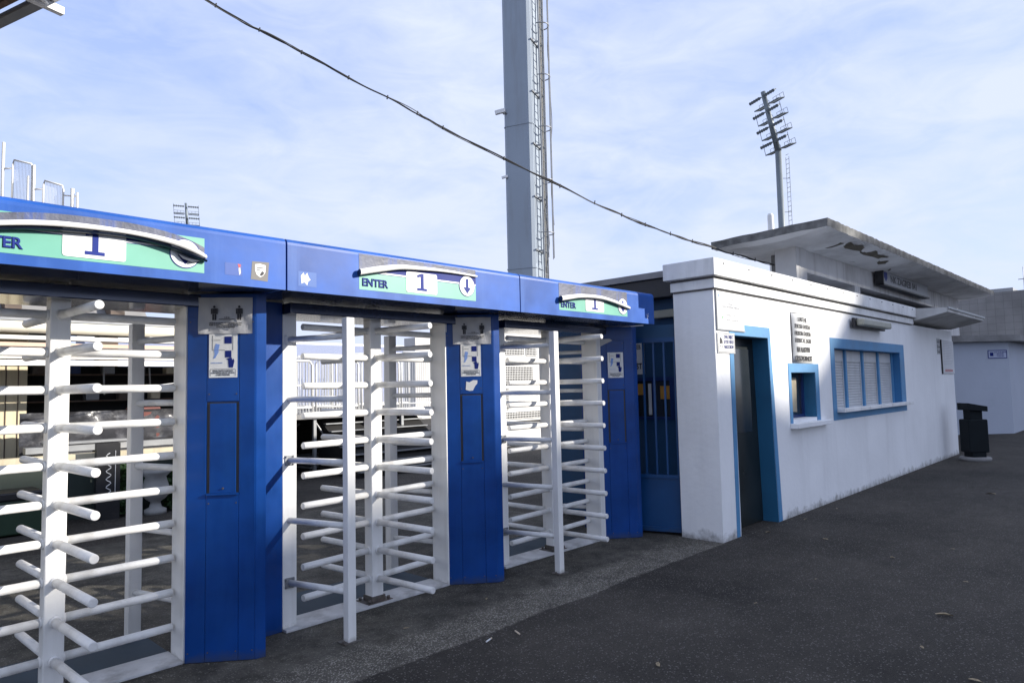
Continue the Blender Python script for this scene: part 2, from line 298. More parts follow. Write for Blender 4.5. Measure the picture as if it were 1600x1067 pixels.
# ------------------------------------------------------------------ turnstile (built once, copied)
LV = [.19+.2105*i for i in range(10)]
def make_turnstile(cx, cy):
    t = thing('turnstile', 'x', 'turnstile', (0, 0, 0), 'full height white turnstiles in a row')
    # rotor mast with its forty arms
    m = MB().box(-.05, .05, -.05, .05, .03, 2.24).build('rotor_mast', WHITE, t, bev=.006)
    b = MB().box(-.11, .11, -.09, .09, .0, .022)
    for sx in (-1, 1):
        for sy in (-1, 1): b.tube([(sx*.085, sy*.065, .02), (sx*.085, sy*.065, .045)], .012, 6)
    b.box(-.06, .06, -.06, .06, .022, .06)
    b.build('base_plate', BOLT, m)
    for i in range(12): pass
    arm = None
    for z in LV:
        for k in range(4):
            if arm is None:
                arm = MB().tube([(.045, 0, 0), (.637, 0, 0), (.641, 0, 0)], [.024, .024, .021], 18).tube([(.049, 0, 0), (.053, 0, 0), (.058, 0, 0), (.062, 0, 0)], [.027, .031, .029, .0242], 18).build('rotor_arm', TUBE, m); a = arm
            else:
                a = arm.copy(); COL.objects.link(a); a.parent = m
            a.location = (0, 0, z); a.rotation_euler = (0, 0, R(90*k+random.uniform(-.4, .4)))
    # jambs, threshold, floor plate
    MB().box(.655, .765, -.11, .09, 0, 2.2).build('jamb', WHITE, t, bev=.004)
    MB().box(-.785, -.68, -.06, .14, 0, 2.2).build('jamb', WHITE, t, bev=.004)
    MB().box(-.785, .655, -.115, .13, 0, .018).build('threshold', PLATE, t, bev=.003)
    MB().box(-.68, .655, .13, .66, 0, .013).build('floor_plate', FPLATE, t)
    h = MB().box(-.785, .765, -.17, .30, 2.165, 2.24).build('header', HEADM, t, bev=.006)
    # front guard post with five bars, and the same at the back
    for s, nm in ((1, 'guard_post'), (-1, 'rear_post')):
        w = .03 if s > 0 else .04
        p = MB().box(-.585*s-w, -.585*s+w, -.575*s-w, -.575*s+w, .006, 2.11).build(nm, WHITE, t, bev=.004)
        q = MB().box(-.585*s-.065, -.585*s+.065, -.575*s-.05, -.575*s+.05, .0, .008)
        for ax in (-1, 1): q.tube([(-.585*s+ax*.05, -.575*s, .008), (-.585*s+ax*.05, -.575*s, .02)], .009, 6)
        q.build('base_plate', BOLT, p)
        for z in (.315, .737, 1.15, 1.57, 1.99):
            bb = MB().tube([(-.735*s, -.055*s, z), (-.585*s, -.55*s, z)], .021, 14).build('guard_bar', TUBE, t)
            if z in (.315, 1.15, 1.99):
                fpb = MB().box(-.770*s if s > 0 else .70, -.70 if s > 0 else .770, -.064*s-.003, -.064*s+.003, z-.035, z+.035)
                for ax in (-.026, .026):
                    for az in (-.026, .026): fpb.tube([(-.735*s+ax, -.064*s, z+az), (-.735*s+ax, -.078*s, z+az)], .006, 6)
                fpb.build('fixing_plate', TUBE if z > 1.5 else STEEL, bb)
    return t
T0 = make_turnstile(0, 0)
TL_ = [(0.99, 'nearest white turnstile, cut by the left edge, its arms filling the foreground', 3),
       (3.10, 'middle white turnstile between the two tall blue cabinets with black pictogram sheets', 3),
       (5.21, 'farthest white turnstile, beside the blue gate and white building', 1)]
for i, (x, lab, rz) in enumerate(TL_):
    t = T0 if i == 0 else copy_tree(T0)
    t.location = (x, 4.52, 0); t['label'] = lab
    for ch in t.children:
        if ch.name.startswith('rotor_mast'):
            for a in ch.children:
                if a.name.startswith('rotor_arm'): a.rotation_euler.z += R(rz)

# ------------------------------------------------------------------ blue cabinets (built once, copied)
def make_cabinet():
    t = thing('reader_cabinet', 'x', 'cabinet', (0, 0, 0), 'blue card reader cabinets between the turnstiles')
    half = [(.0, 0.), (.32, -.262), (.383, -.272), (.39, .05), (.66, .055)]
    c = (.385, .12)
    poly = half+[(2*c[0]-x, 2*c[1]-y) for x, y in half]
    MB().prism(poly, .0, 2.248).build('body', BLUE, t, bev=.004)
    F = facing((0, 0, 0), (.32, -.262))
    def fp(name, par, mtl, u0, u1, z0, z1, d0, d1, bev=0):
        b = MB().box(u0, u1, z0, z1, d0, d1); return b.build(name, mtl, par, mtx=F, bev=bev)
    fp('front_panel', t, BLUE, .003, .118, .004, 2.1, .0005, .006, .002)
    fp('front_panel', t, BLUE, .1205, .312, .004, 1.0, .0005, .006, .002)
    fp('front_panel', t, BLUE, .1205, .312, 1.575, 2.1, .0005, .006, .002)
    fp('front_panel', t, BLUE, .3145, .409, .004, 2.1, .0005, .006, .002)
    for (u_, z_) in ((.135, 2.07), (.298, 2.07), (.02, 2.07), (.02, .06), (.395, 2.07), (.395, .06), (.135, .06), (.298, .06), (.135, .95), (.298, .95), (.135, 1.62), (.298, 1.62)):
        MB().tube([(u_, z_, .006), (u_, z_, .0085)], .0045, 8).build('screw', BOLT, t, mtx=F)
    fp('recess', t, DARKS, .122, .311, 1.01, 1.57, -.004, .0015)
    d = fp('access_door', t, BLUE, .139, .296, 1.012, 1.562, .0018, .008, .002)
    MB().box(.122, .312, 1.0, 1.012, .002, .016).build('sill', BLUE, d, mtx=F)
    MB().tube([(.22, 1.04, .008), (.22, 1.04, .013)], .006, 10).build('lock', BOLT, d, mtx=F)
    return t
C0 = make_cabinet()
CL_ = [(1.65, 4.40, 'tall blue cabinet nearest the camera, beside the leftmost turnstile'),
       (3.763, 4.42, 'middle blue cabinet, with a torn white patch above its access door'),
       (5.90, 4.45, 'farthest blue cabinet, in the shade next to the blue gate')]
for i, (x, y, lab) in enumerate(CL_):
    t = C0 if i == 0 else copy_tree(C0)
    t.location = (x, y, 0); t['label'] = lab
def cabF(i, proud): 
    x, y, _ = CL_[i]; m = facing((x, y, 0), (.32, -.262)); return m @ Matrix.Translation((0, 0, proud))
def person_icon(mb, cx, z0, h):
    w = h*.40
    mb.prism([(cx+h*.085*math.cos(R(a*30)), z0+h*.91+h*.085*math.sin(R(a*30))) for a in range(12)], -.0004, .0004)
    mb.prism(rct(cx-w*.34, cx+w*.34, z0+h*.44, z0+h*.80), -.0004, .0004)
    for s in (-1, 1):
        mb.prism(rct(*sorted((cx+s*w*.36, cx+s*w*.56)), z0+h*.42, z0+h*.79), -.0004, .0004)
        mb.prism(rct(*sorted((cx+s*w*.03, cx+s*w*.33)), z0, z0+h*.43), -.0004, .0004)
def notice(i, lab):
    M_ = cabF(i, .0085); o = M_ @ Vector((.2, 2.0, 0)); t = thing('distance_notice', lab, 'notice', o, 'keep-your-distance sheets on the cabinets')
    mb = MB(); nx, nz = 14, 8; rnd = random.Random(i+5)
    V = [[mb.bm.verts.new((.068+.325*a/nx, 1.995+.228*b/nz, .002+.004*math.sin(a*1.3+b*.8)+rnd.uniform(0, .0035))) for b in range(nz+1)] for a in range(nx+1)]
    for a in range(nx):
        for b in range(nz): mb.bm.faces.new((V[a][b], V[a+1][b], V[a+1][b+1], V[a][b+1])).smooth = True
    mb.build('sheet', WETP, t, mtx=M_, norm=False)
    M2 = M_ @ Matrix.Translation((0, 0, .0105)); mb = MB()
    person_icon(mb, .165, 2.08, .092); person_icon(mb, .315, 2.08, .092); mb.prism(rct(.192, .288, 2.084, 2.0875), -.0004, .0004)
    mb.build('pictogram', INK, t, mtx=M2)
    text('1.5 m', .014, INK, t, M2 @ Matrix.Translation((.24, 2.092, 0)), align='CENTER', bold=.0003)
    text('DRŽITE RAZMAK OD DRUGIH OSOBA\nKEEP A SAFE DISTANCE AT ALL TIMES\nHVALA NA SURADNJI', .0115, INK, t, M2 @ Matrix.Translation((.232, 2.058, 0)), align='CENTER', bold=.0003, spacing=1.05)
notice(0, 'crinkled grey sheet with two black figures on the nearest blue cabinet')
notice(1, 'crinkled grey sheet with two black figures on the middle blue cabinet')
def card_sticker(i, lab, z=1.722):
    M_ = cabF(i, .0072); t = thing('card_reader_sticker', lab, 'sticker', M_ @ Vector((.215, z, 0)), 'card reader instruction stickers')
    mb = MB().prism(rct(.132, .302, z, z+.272), -.0002, .0008); mb.build('label_sheet', PAPER, t, mtx=M_)
    M2 = M_ @ Matrix.Translation((0, 0, .0014))
    mb = MB(); MB().prism(rct(.224, .268, z+.212, z+.256), 0, .0005).build('reader_square', INKB, t, mtx=M2); mb.prism(rct(.228, .266, z+.125, z+.168), 0, .0005)
    mb.prism([(.236, z+.118), (.246, z+.108), (.250, z+.062), (.276, z+.062), (.284, z+.10), (.280, z+.118), (.272, z+.108), (.268, z+.125), (.258, z+.124)], 0, .0005)
    mb.build('reader_drawing', INKB, t, mtx=M2)
    mb = MB(); mb.prism([(.158, z+.118), (.170, z+.122), (.190, z+.16), (.188, z+.168), (.196, z+.206), (.172, z+.212), (.162, z+.17), (.166, z+.15)], 0, .0005)
    mb.build('hand_drawing', INKL, t, mtx=M2)
    mb = MB()
    for x0, x1, a, b in ((.152, .154, .17, .262), (.154, .226, .17, .172), (.274, .276, .17, .262), (.16, .2, .232, .234), (.14, .29, .052, .0535), (.14, .1415, .01, .05), (.2905, .292, .01, .05)): mb.prism(rct(x0, x1, z+a, z+b), 0, .0005)
    mb.build('outline', INK, t, mtx=M2)
    text('PRISLONITE KARTICU\nI PROĐITE KROZ VRATA\nCARD READER', .0125, INK, t, M2 @ Matrix.Translation((.216, z+.038, 0)), align='CENTER', bold=.0003)
    text('UPIŠITE KARTICU', .009, INKL, t, M2 @ Matrix.Translation((.178, z+.088, 0)), align='CENTER')
card_sticker(0, 'white sticker with navy card pictures on the nearest blue cabinet')
card_sticker(1, 'white sticker with navy card pictures on the middle blue cabinet')
card_sticker(2, 'white sticker with navy card pictures on the farthest blue cabinet', 1.70)
M_ = cabF(1, .0072)
solo('torn_sticker', MB().prism([(.17, 1.61), (.175, 1.68), (.20, 1.672), (.235, 1.69), (.27, 1.688), (.268, 1.66), (.25, 1.64), (.23, 1.602), (.20, 1.60)], 0, .0008), PAPER, 'torn white blank sticker above the door of the middle blue cabinet', 'sticker', mtx=M_)
M_ = cabF(2, .0072)
solo('torn_sticker', MB().prism([(.04, 2.03), (.04, 2.115), (.16, 2.12), (.19, 2.10), (.10, 2.06)], 0, .0008), WETP, 'grey torn paper scrap high on the farthest blue cabinet', 'sticker', mtx=M_)

# ------------------------------------------------------------------ canopy beams and their peeling signs
FY = 3.9
def beam(x0, x1, lab):
    t = thing('canopy_beam', lab, 'canopy beam', ((x0+x1)/2, 4.5, 2.25), 'blue canopy beams over the turnstiles')
    prof = [(3.9, 2.25), (3.9, 2.535), (3.903, 2.552), (3.912, 2.566), (3.93, 2.575), (5.10, 2.585), (5.13, 2.575), (5.14, 2.55), (5.14, 2.25), (5.13, 2.25), (5.13, 2.262), (3.912, 2.262), (3.912, 2.25)]
    mb = MB().prism(prof, x0+.006, x1-.006, 'x'); mb.build('fascia', BLUEF, t, bev=0)
    MB().box(x0+.02, x1-.02, 3.915, 5.12, 2.256, 2.2615).build('soffit', HEADM, t)
    return t
B1 = beam(-.055, 2.05, 'near blue canopy beam with a shield sticker and drooping peeled sign, cut by the left edge')
B2 = beam(2.05, 4.155, 'middle blue canopy beam whose sign still shows the arrow in a white circle')
B3 = beam(4.155, 6.22, 'far blue canopy beam ending beside the white building')
def arc_roll(path, rad, a0, a1, th=.0012, seg=14):
    mb = MB(); rows = []
    for i, (x, z) in enumerate(path):
        rr = rad[i]; y = FY-.004-rr
        rows.append([mb.bm.verts.new((x, y+rr*math.cos(R(a0+(a1-a0)*k/seg)), z+rr*math.sin(R(a0+(a1-a0)*k/seg)))) for k in range(seg+1)])
    for i in range(len(rows)-1):
        for k in range(seg): mb.bm.faces.new((rows[i][k], rows[i+1][k], rows[i+1][k+1], rows[i][k+1])).smooth = True
    return mb
def smooth_path(pts, n=6):
    out_ = []
    for i in range(len(pts)-1):
        p0 = pts[max(i-1, 0)]; p1 = pts[i]; p2 = pts[i+1]; p3 = pts[min(i+2, len(pts)-1)]
        for k in range(n):
            t = k/n; out_.append(tuple(.5*(2*p1[j]+(p2[j]-p0[j])*t+(2*p0[j]-5*p1[j]+4*p2[j]-p3[j])*t*t+(3*p1[j]-p0[j]-3*p2[j]+p3[j])*t**3) for j in range(len(p1))))
    out_.append(tuple(pts[-1])); return out_
def enter_sign(par, x0, x1, plate, tx, circ, roll, dark=1.0, restop=None):
    roll = [(x, z, q*.85) for x, z, q in roll]
    FM = facing((0, FY, 0), (1, 0))
    def lay(d): return FM @ Matrix.Translation((0, 0, d))
    s = MB().prism(rct(x0, x1, 2.302, 2.50), 0, .001).build('enter_sign', TEAL, par, mtx=lay(.0004))
    # the film has lost its top: bare glue above the roll
    MB().prism(rct(x0, x1, 2.42, 2.542), 0, .0006).build('glue_residue', RESID, s, mtx=lay(.0016)) if False else None
    P = smooth_path(roll, 5); 
    # glue area follows the roll
    mb = MB(); prev = None
    for x, z, rr in P:
        x_ = min(max(x, x0), x1); v = (mb.bm.verts.new((x_, z, .0018)), mb.bm.verts.new((x_, min(2.545, z+restop) if restop else 2.545, .0018)))
        if prev: mb.bm.faces.new((prev[0], v[0], v[1], prev[1]))
        prev = v
    mb.build('glue_residue', RESID, s, mtx=FM)
    # navy band (slanting) between residue and teal
    mb = MB(); prev = None
    for x, z, rr in P:
        x_ = min(max(x, x0), x1); zb = 2.4335; zt = max(z, zb+.0005)
        v = (mb.bm.verts.new((x_, zb, .0022)), mb.bm.verts.new((x_, zt, .0022)))
        if prev: mb.bm.faces.new((prev[0], v[0], v[1], prev[1]))
        prev = v
    mb.build('navy_band', NAVY, s, mtx=FM)
    def clipline(za, zb, m_, nm, d):
        mb = MB(); prev = None
        for x, z, rr in P:
            x_ = min(max(x, x0), x1)
            if z < zb: prev = None; continue
            v = (mb.bm.verts.new((x_, za, d)), mb.bm.verts.new((x_, zb, d)))
            if prev: mb.bm.faces.new((prev[0], v[0], v[1], prev[1]))
            prev = v
        if len(mb.bm.faces): mb.build(nm, m_, s, mtx=FM)
        else: mb.bm.free()
    clipline(2.426, 2.4335, FILMW, 'white_line', .0024); clipline(2.419, 2.4225, NAVY, 'navy_line', .0024); clipline(2.4225, 2.426, FILMW, 'white_line', .0024)
    px0, px1 = plate
    mb = MB().prism([(px0+a, 2.318+b) for a, b in rrect(px1-px0, .15, .014)], 0, .0012); mb.build('number_plate', FILMW, s, mtx=lay(.003))
    c = (px0+px1)/2
    MB().prism([(c-.046, 2.336), (c+.044, 2.336), (c+.044, 2.354), (c+.015, 2.354), (c+.015, 2.462), (c-.006, 2.462), (c-.046, 2.447), (c-.042, 2.430), (c-.013, 2.438), (c-.013, 2.354), (c-.046, 2.354)], -.0002, .0008).build('number', NAVY, s, mtx=lay(.0052))
    text('ENTER', .0735, NAVY, s, lay(.0040) @ Matrix.Translation((tx, 2.329, 0)), bold=.0028, sx=.96)
    cx, cz = circ; 
    for rr, d, m_, nm in ((.082, .003, NAVY, 'arrow_ring'), (.077, .0045, FILMW, 'arrow_disc')):
        MB().prism([(cx+rr*math.cos(R(k*10)), cz+rr*math.sin(R(k*10))) for k in range(36)], 0, .001).build(nm, m_, s, mtx=lay(d))
    MB().prism([(cx-.013, cz+.055), (cx-.013, cz-.012), (cx-.040, cz-.012), (cx, cz-.060), (cx+.040, cz-.012), (cx+.013, cz-.012), (cx+.013, cz+.055)], 0, .001).build('arrow', NAVY, s, mtx=lay(.006))
    # the rolled-down film
    path = [(x, z) for x, z, q in P]; rad = [q for x, z, q in P]
    arc_roll(path, rad, 55, 235).build('rolled_film', FILMR, s, norm=False)
    arc_roll([(x, z-.5*dark*q) for x, z, q in P], [q*(.75+.35*dark) for q in rad], -150, 40).build('rolled_film_inside', FILMD, s, norm=False)
    MB().prism([(path[0][0]+.001, 0)]*0 or [(FY-.004-rad[0]+rad[0]*.98*math.cos(R(k*24)), path[0][1]+rad[0]*.98*math.sin(R(k*24))) for k in range(15)], path[0][0]-.0015, path[0][0]+.002, 'x').build('roll_end', FILMD, s)
    return s
enter_sign(B1, .47, 1.55, (.862, 1.147), .487, (1.444, 2.40), [(.46, 2.405, .020), (.61, 2.436, .017), (.76, 2.460, .018), (.92, 2.472, .018), (1.156, 2.474, .016), (1.347, 2.455, .020), (1.47, 2.425, .023), (1.555, 2.392, .014)], 1.9, .055)
S1 = [o for o in B1.children if o.name.startswith('enter_sign')][0]
MB().prism([(1.35, 2.452), (1.45, 2.432), (1.545, 2.396), (1.52, 2.366), (1.475, 2.352), (1.425, 2.366), (1.39, 2.40)], .024, .026).build('dark_flap', FILMD, S1, mtx=facing((0, FY, 0), (1, 0)))
enter_sign(B2, 2.574, 3.645, (2.967, 3.250), 2.594, (3.551, 2.412), [(2.560, 2.412, .026), (2.68, 2.441, .027), (2.778, 2.462, .026), (2.90, 2.484, .023), (3.05, 2.494, .019), (3.25, 2.502, .015), (3.45, 2.502, .012), (3.648, 2.496, .010)], .25)
enter_sign(B3, 4.66, 5.72, (5.041, 5.325), 4.68, (5.64, 2.40), [(4.65, 2.398, .030), (4.78, 2.420, .028), (4.905, 2.440, .025), (5.06, 2.452, .022), (5.247, 2.454, .022), (5.40, 2.440, .022), (5.55, 2.418, .022), (5.73, 2.388, .018)], .5)
# stickers on the beams
FM = facing((0, FY, 0), (1, 0))
st = thing('shield_sticker', 'dark grey square sticker with a pale shield emblem on the near beam', 'sticker', (1.88, FY, 2.29))
MB().prism([(1.822, 2.296), (1.830, 2.404), (1.936, 2.408), (1.927, 2.290)], .0002, .001).build('backing', STICK, st, mtx=FM)
MB().prism([(1.848, 2.388), (1.88, 2.394), (1.914, 2.388), (1.912, 2.345), (1.898, 2.322), (1.88, 2.312), (1.858, 2.326), (1.848, 2.350)], .001, .0016).build('shield', PAPER, st, mtx=FM)
mb = MB(); mb.prism(rct(1.856, 1.904, 2.366, 2.371), .0016, .002); mb.prism(rct(1.858, 1.880, 2.352, 2.357), .0016, .002); mb.prism([(1.876, 2.326), (1.89, 2.35), (1.905, 2.345), (1.9, 2.33), (1.886, 2.32)], .0016, .002); mb.build('crest_marks', INK, st, mtx=FM)
st = thing('ghost_sticker', 'faded blue square sticker with a red and white scrap on the near beam', 'sticker', (1.72, FY, 2.30))
MB().prism(rct(1.668, 1.770, 2.308, 2.380), .0002, .0008).build('backing', mat('faded_sticker_blue', (.014, .07, .32), .5), st, mtx=FM)
MB().prism([(1.742, 2.378), (1.760, 2.376), (1.758, 2.36), (1.750, 2.352)], .0008, .0014).build('red_scrap', RED, st, mtx=FM)
MB().prism([(1.747, 2.356), (1.757, 2.358), (1.761, 2.325), (1.752, 2.312)], .0008, .0014).build('white_scrap', PAPER, st, mtx=FM)
st = thing('torn_beam_sticker', 'ragged white sticker remnant left of the middle ENTER sign', 'sticker', (2.18, FY, 2.28))
MB().prism(rct(2.128, 2.255, 2.285, 2.378), .0002, .0007).build('glue_patch', mat('glue_patch_blue', (.02, .10, .36), .5), st, mtx=FM)
MB().prism([(2.150, 2.30), (2.146, 2.35), (2.165, 2.372), (2.172, 2.35), (2.19, 2.372), (2.2, 2.345), (2.213, 2.33), (2.195, 2.315), (2.19, 2.292), (2.17, 2.31)], .0007, .0015).build('paper_scrap', PAPER, st, mtx=FM)
st = MB(); st.prism([(6.075, 2.35), (6.082, 2.35), (6.09, 2.30), (6.082, 2.30)], .0003, .001); st.prism([(6.09, 2.34), (6.11, 2.33), (6.108, 2.322), (6.09, 2.332)], .0003, .001); st.prism([(6.098, 2.36), (6.103, 2.36), (6.108, 2.345), (6.102, 2.345)], .0003, .001)
solo('sticker_remnant', st, PAPER, 'tiny white scratched remnant at the shaded end of the far beam', 'sticker', mtx=FM)

# ------------------------------------------------------------------ ticket building
TB = thing('ticket_building', 'long white single-storey building with sky blue window and door surrounds', 'building', (6.53, 3.38, 0))
Y0, Y1 = 3.38, 3.70
w = MB()
def wb(x0, x1, z0, z1): w.box(x0, x1, Y0, Y1, z0, z1)
wb(6.528, 6.93, 0, 2.6); wb(6.93, 7.80, 2.13, 2.6); w.prism([(7.885, 0), (8.43, 0), (8.43, 2.6), (7.80, 2.6), (7.80, 2.13)], Y0, Y1, 'y')
wb(8.43, 9.22, 0, 1.15); wb(8.43, 9.22, 1.73, 2.6); wb(9.22, 9.97, 0, 2.6)
wb(9.97, 13.15, 0, 1.19); wb(9.97, 13.15, 2.07, 2.6); wb(13.15, 17.15, 0, 2.6)
w.box(6.528, 6.80, 3.70, 3.85, 0, 2.6)
w.build('wall', PLASTER, TB)
w = MB().box(6.85, 17.14, 3.80, 5.94, 0, 2.58); w.build('inner_block', PLASTER, TB)
MB().box(17.1505, 17.16, 3.4, 5.9, 0, 2.58).build('end_wall', PLASTER, TB)
MB().box(6.49, 14.03, 3.345, 3.86, 2.604, 2.70).build('frieze', CAPW, TB, bev=.004)
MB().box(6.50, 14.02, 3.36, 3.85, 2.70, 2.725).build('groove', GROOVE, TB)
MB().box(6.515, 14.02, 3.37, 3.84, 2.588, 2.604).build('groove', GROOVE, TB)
pc = MB().box(6.415, 14.05, 3.30, 3.90, 2.725, 2.905).build('parapet_cap', CAPW, TB, bev=.006)
mb = MB()
for k in range(13): mb.tube([(6.62+k*.6, 3.302, 2.86), (6.62+k*.6, 3.293, 2.86)], .009, 8)
mb.build('drip_hole', DARKS, pc)
# door
def trap(mb, pts, y0, y1): mb.prism(pts, y0, y1, 'y')
mb = MB()
trap(mb, [(6.83, .004), (6.90, .004), (6.93, 2.13), (6.93, 2.25), (6.84, 2.25)], 3.374, 3.3795)
trap(mb, [(7.80, 2.13), (7.885, .004), (7.985, .004), (7.865, 2.25), (7.80, 2.25)], 3.374, 3.3795)
trap(mb, [(6.93, 2.13), (7.80, 2.13), (7.80, 2.25), (6.93, 2.25)], 3.374, 3.3795)
mb.build('door_surround', TRIMB, TB)
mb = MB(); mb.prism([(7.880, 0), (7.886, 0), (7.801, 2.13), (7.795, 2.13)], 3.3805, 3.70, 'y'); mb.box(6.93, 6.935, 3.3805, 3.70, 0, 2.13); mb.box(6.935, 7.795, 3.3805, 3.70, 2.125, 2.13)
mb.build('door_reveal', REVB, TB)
d = MB().prism([(6.94, .01), (7.875, .01), (7.79, 2.12), (6.94, 2.12)], 3.56, 3.60, 'y').build('door', DOORG, TB)
mb = MB(); mb.box(7.05, 7.68, 3.554, 3.56, 1.05, 2.0); mb.build('door_panel', mat('door_glass', (.03, .035, .038), .15, 0, .3, 2, coat=.6), d)
MB().tube([(7.02, 3.56, 1.02), (7.02, 3.525, 1.02), (7.12, 3.525, 1.02)], .009, 8).build('handle', STEEL, d)
# small window
wd = MB()
for a in ((8.35, 8.43, 1.08, 1.84), (9.22, 9.34, 1.08, 1.84), (8.43, 9.22, 1.73, 1.84)): wd.box(a[0], a[1], 3.374, 3.3795, a[2], a[3])
wd = wd.build('small_window', TRIMB, TB)
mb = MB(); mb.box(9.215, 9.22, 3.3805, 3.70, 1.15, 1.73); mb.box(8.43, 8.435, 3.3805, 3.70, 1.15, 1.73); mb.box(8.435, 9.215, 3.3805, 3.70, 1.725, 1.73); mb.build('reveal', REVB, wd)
MB().box(8.435, 9.215, 3.555, 3.58, 1.15, 1.725).build('pane', GLASS, wd)
mb = MB(); mb.box(8.47, 8.51, 3.53, 3.555, 1.19, 1.72); mb.box(8.435, 9.215, 3.53, 3.555, 1.15, 1.19); mb.box(9.17, 9.214, 3.53, 3.555, 1.19, 1.72); mb.build('frame', BLUED, wd)
MB().prism([(8.60, 1.24), (9.0, 1.22), (9.02, 1.66), (8.60, 1.68)], 3.549, 3.554, 'y').build('blind', mat('beige_blind', (.55, .48, .34), .7, 0, .2, 6), wd)
MB().box(8.34, 9.52, 3.28, 3.379, 1.045, 1.105).build('sill', PLASTER, wd, bev=.006)
# big window with roller shutters
wd = MB()
for a in ((9.82, 9.97, 1.07, 2.21), (13.15, 13.40, 1.07, 2.21), (9.97, 13.15, 2.07, 2.21), (9.97, 13.15, 1.07, 1.19)): wd.box(a[0], a[1], 3.374, 3.3795, a[2], a[3])
wd = wd.build('shutter_window', TRIMB, TB)
mb = MB(); mb.box(13.145, 13.15, 3.3805, 3.70, 1.19, 2.07); mb.box(9.97, 9.975, 3.3805, 3.70, 1.19, 2.07); mb.box(9.975, 13.145, 3.3805, 3.70, 2.065, 2.07); mb.build('reveal', mat('window_reveal_blue', (.03, .16, .36), .6), wd)
for k in range(4):
    x0 = 10.02+k*.79
    mb = MB(); z = 1.20
    while z < 1.90:
        mb.prism([(3.545, z), (3.532, z+.006), (3.532, z+.030), (3.545, z+.036)], x0+.03, x0+.70, 'x'); z += .040
    mb.box(x0+.01, x0+.72, 3.52, 3.58, 1.90, 2.06)
    mb.box(x0+.01, x0+.03, 3.52, 3.55, 1.19, 1.90); mb.box(x0+.70, x0+.72, 3.52, 3.55, 1.19, 1.90); mb.box(x0+.03, x0+.70, 3.546, 3.56, 1.19, 1.90)
    mb.build('roller_shutter', SHUT, wd)
for k in range(5): MB().box(9.955+k*.79 if k else 9.976, 10.02+k*.79, 3.49, 3.60, 1.19, 2.065).build('mullion', TRIMB, wd)
MB().box(9.96, 13.42, 3.27, 3.3735, 1.175, 1.225).build('sill', CAPW, wd, bev=.005)
# side wall behind the gate, roof edge
sw = MB().box(6.81, 6.845, 3.86, 5.95, 0, 2.60).build('side_wall', WALLB, TB)
RB = MB().box(6.56, 12.0, 3.905, 6.6, 2.80, 2.87).build('rear_roof', CONC, TB)
MB().box(6.60, 12.0, 3.905, 6.5, 2.59, 2.79).build('roof_underside', DARKS, TB)
mb = MB(); mb.box(6.785, 6.81, 4.03, 4.09, 1.22, 1.70); mb.box(6.785, 6.81, 4.56, 4.62, 1.22, 1.70); mb.box(6.785, 6.81, 4.09, 4.56, 1.66, 1.70); mb.box(6.785, 6.81, 4.09, 4.56, 1.22, 1.25); mb.box(6.785, 6.81, 4.28, 4.32, 1.25, 1.66)
sf = mb.build('side_window', BLUED, TB)
MB().box(6.803, 6.809, 4.09, 4.56, 1.25, 1.66).build('pane', GLASS, sf)
MB().box(6.797, 6.802, 4.10, 4.22, 1.45, 1.60).build('orange_reflection', ORANGE, sf); MB().box(6.797, 6.802, 4.42, 4.55, 1.50, 1.63).build('orange_reflection', ORANGE, sf)  # orange panels laid over the pane as painted reflections
MB().box(6.797, 6.802, 4.34, 4.38, 1.27, 1.63).build('white_reflection', PAPER, sf)  # white strip laid over the pane as a painted reflection
lf = MB().box(6.74, 6.80, 3.98, 4.24, 2.37, 2.46).build('side_lamp', LAMPG, TB, bev=.01)
# small awning at far end
AW = MB().prism([(2.80, 2.79), (2.80, 2.865), (3.90, 2.93), (3.90, 2.70), (3.40, 2.66)], 14.055, 17.25, 'x').build('entrance_awning', mat('pale_worn_concrete', (.55, .54, .52), .85, 0, .2, 3, (.2, .19, .17), .6, .4, 14, dscale=2), TB)
MB().box(14.03, 17.3, 2.78, 2.7995, 2.845, 2.88).build('metal_edge', STEEL, AW)

# wall lamp
t = thing('wall_lamp', 'beige tube lamp fixed high on the white front wall above the shuttered window', 'lamp', (11.4, 3.37, 2.4))
MB().box(10.72, 12.08, 3.19, 3.30, 2.415, 2.515).build('diffuser', LAMPG, t, bev=.02)
MB().box(10.66, 12.12, 3.30, 3.345, 2.39, 2.53).build('housing', DARKS, t, bev=.006)
MB().box(10.9, 11.0, 3.345, 3.3795, 2.43, 2.48).build('bracket', STEEL, t)
# notices on the wall
WM = facing((0, 3.379, 0), (1, 0))
def wl(d): return WM @ Matrix.Translation((0, 0, d))
t = thing('warning_notice', 'white notice with bold black capitals above the small window', 'notice', (8.83, 3.37, 1.85))
mb = MB(); prev = None
for k in range(9):
    a = k/8; bow = .018*math.sin(math.pi*a)
    v = (mb.bm.verts.new((8.50+.03*0, 1.845+.63*a, .004+bow)), mb.bm.verts.new((9.16, 1.845+.63*a, .004+bow*.2)))
    if prev: mb.bm.faces.new((prev[0], v[0], v[1], prev[1])).smooth = True
    prev = v
o_ = mb.build('sheet', PAPER, t, mtx=WM, norm=False); sm = o_.modifiers.new('solid', 'SOLIDIFY'); sm.thickness = .002; sm.offset = -1
def nlines(t, mtx, k=1.0):
    for body, z, s, sxx, b in (('KORIŠTENJE', 2.375, .076, .78, .0018), ('SPORTSKIH SADRŽAJA', 2.285, .076, .72, .0018), ('I PROSTORA STADIONA', 2.195, .076, .70, .0018), ('STUDENTC NC ZAGREB', 2.105, .076, .70, .0018), ('NA VLASTITU', 1.985, .092, .82, .004), ('ODGOVORNOST', 1.875, .092, .84, .004)):
        text(body, s*k, INK, t, mtx @ Matrix.Translation((.33, z, 0)), align='CENTER', bold=b*.55, sx=sxx*.97)
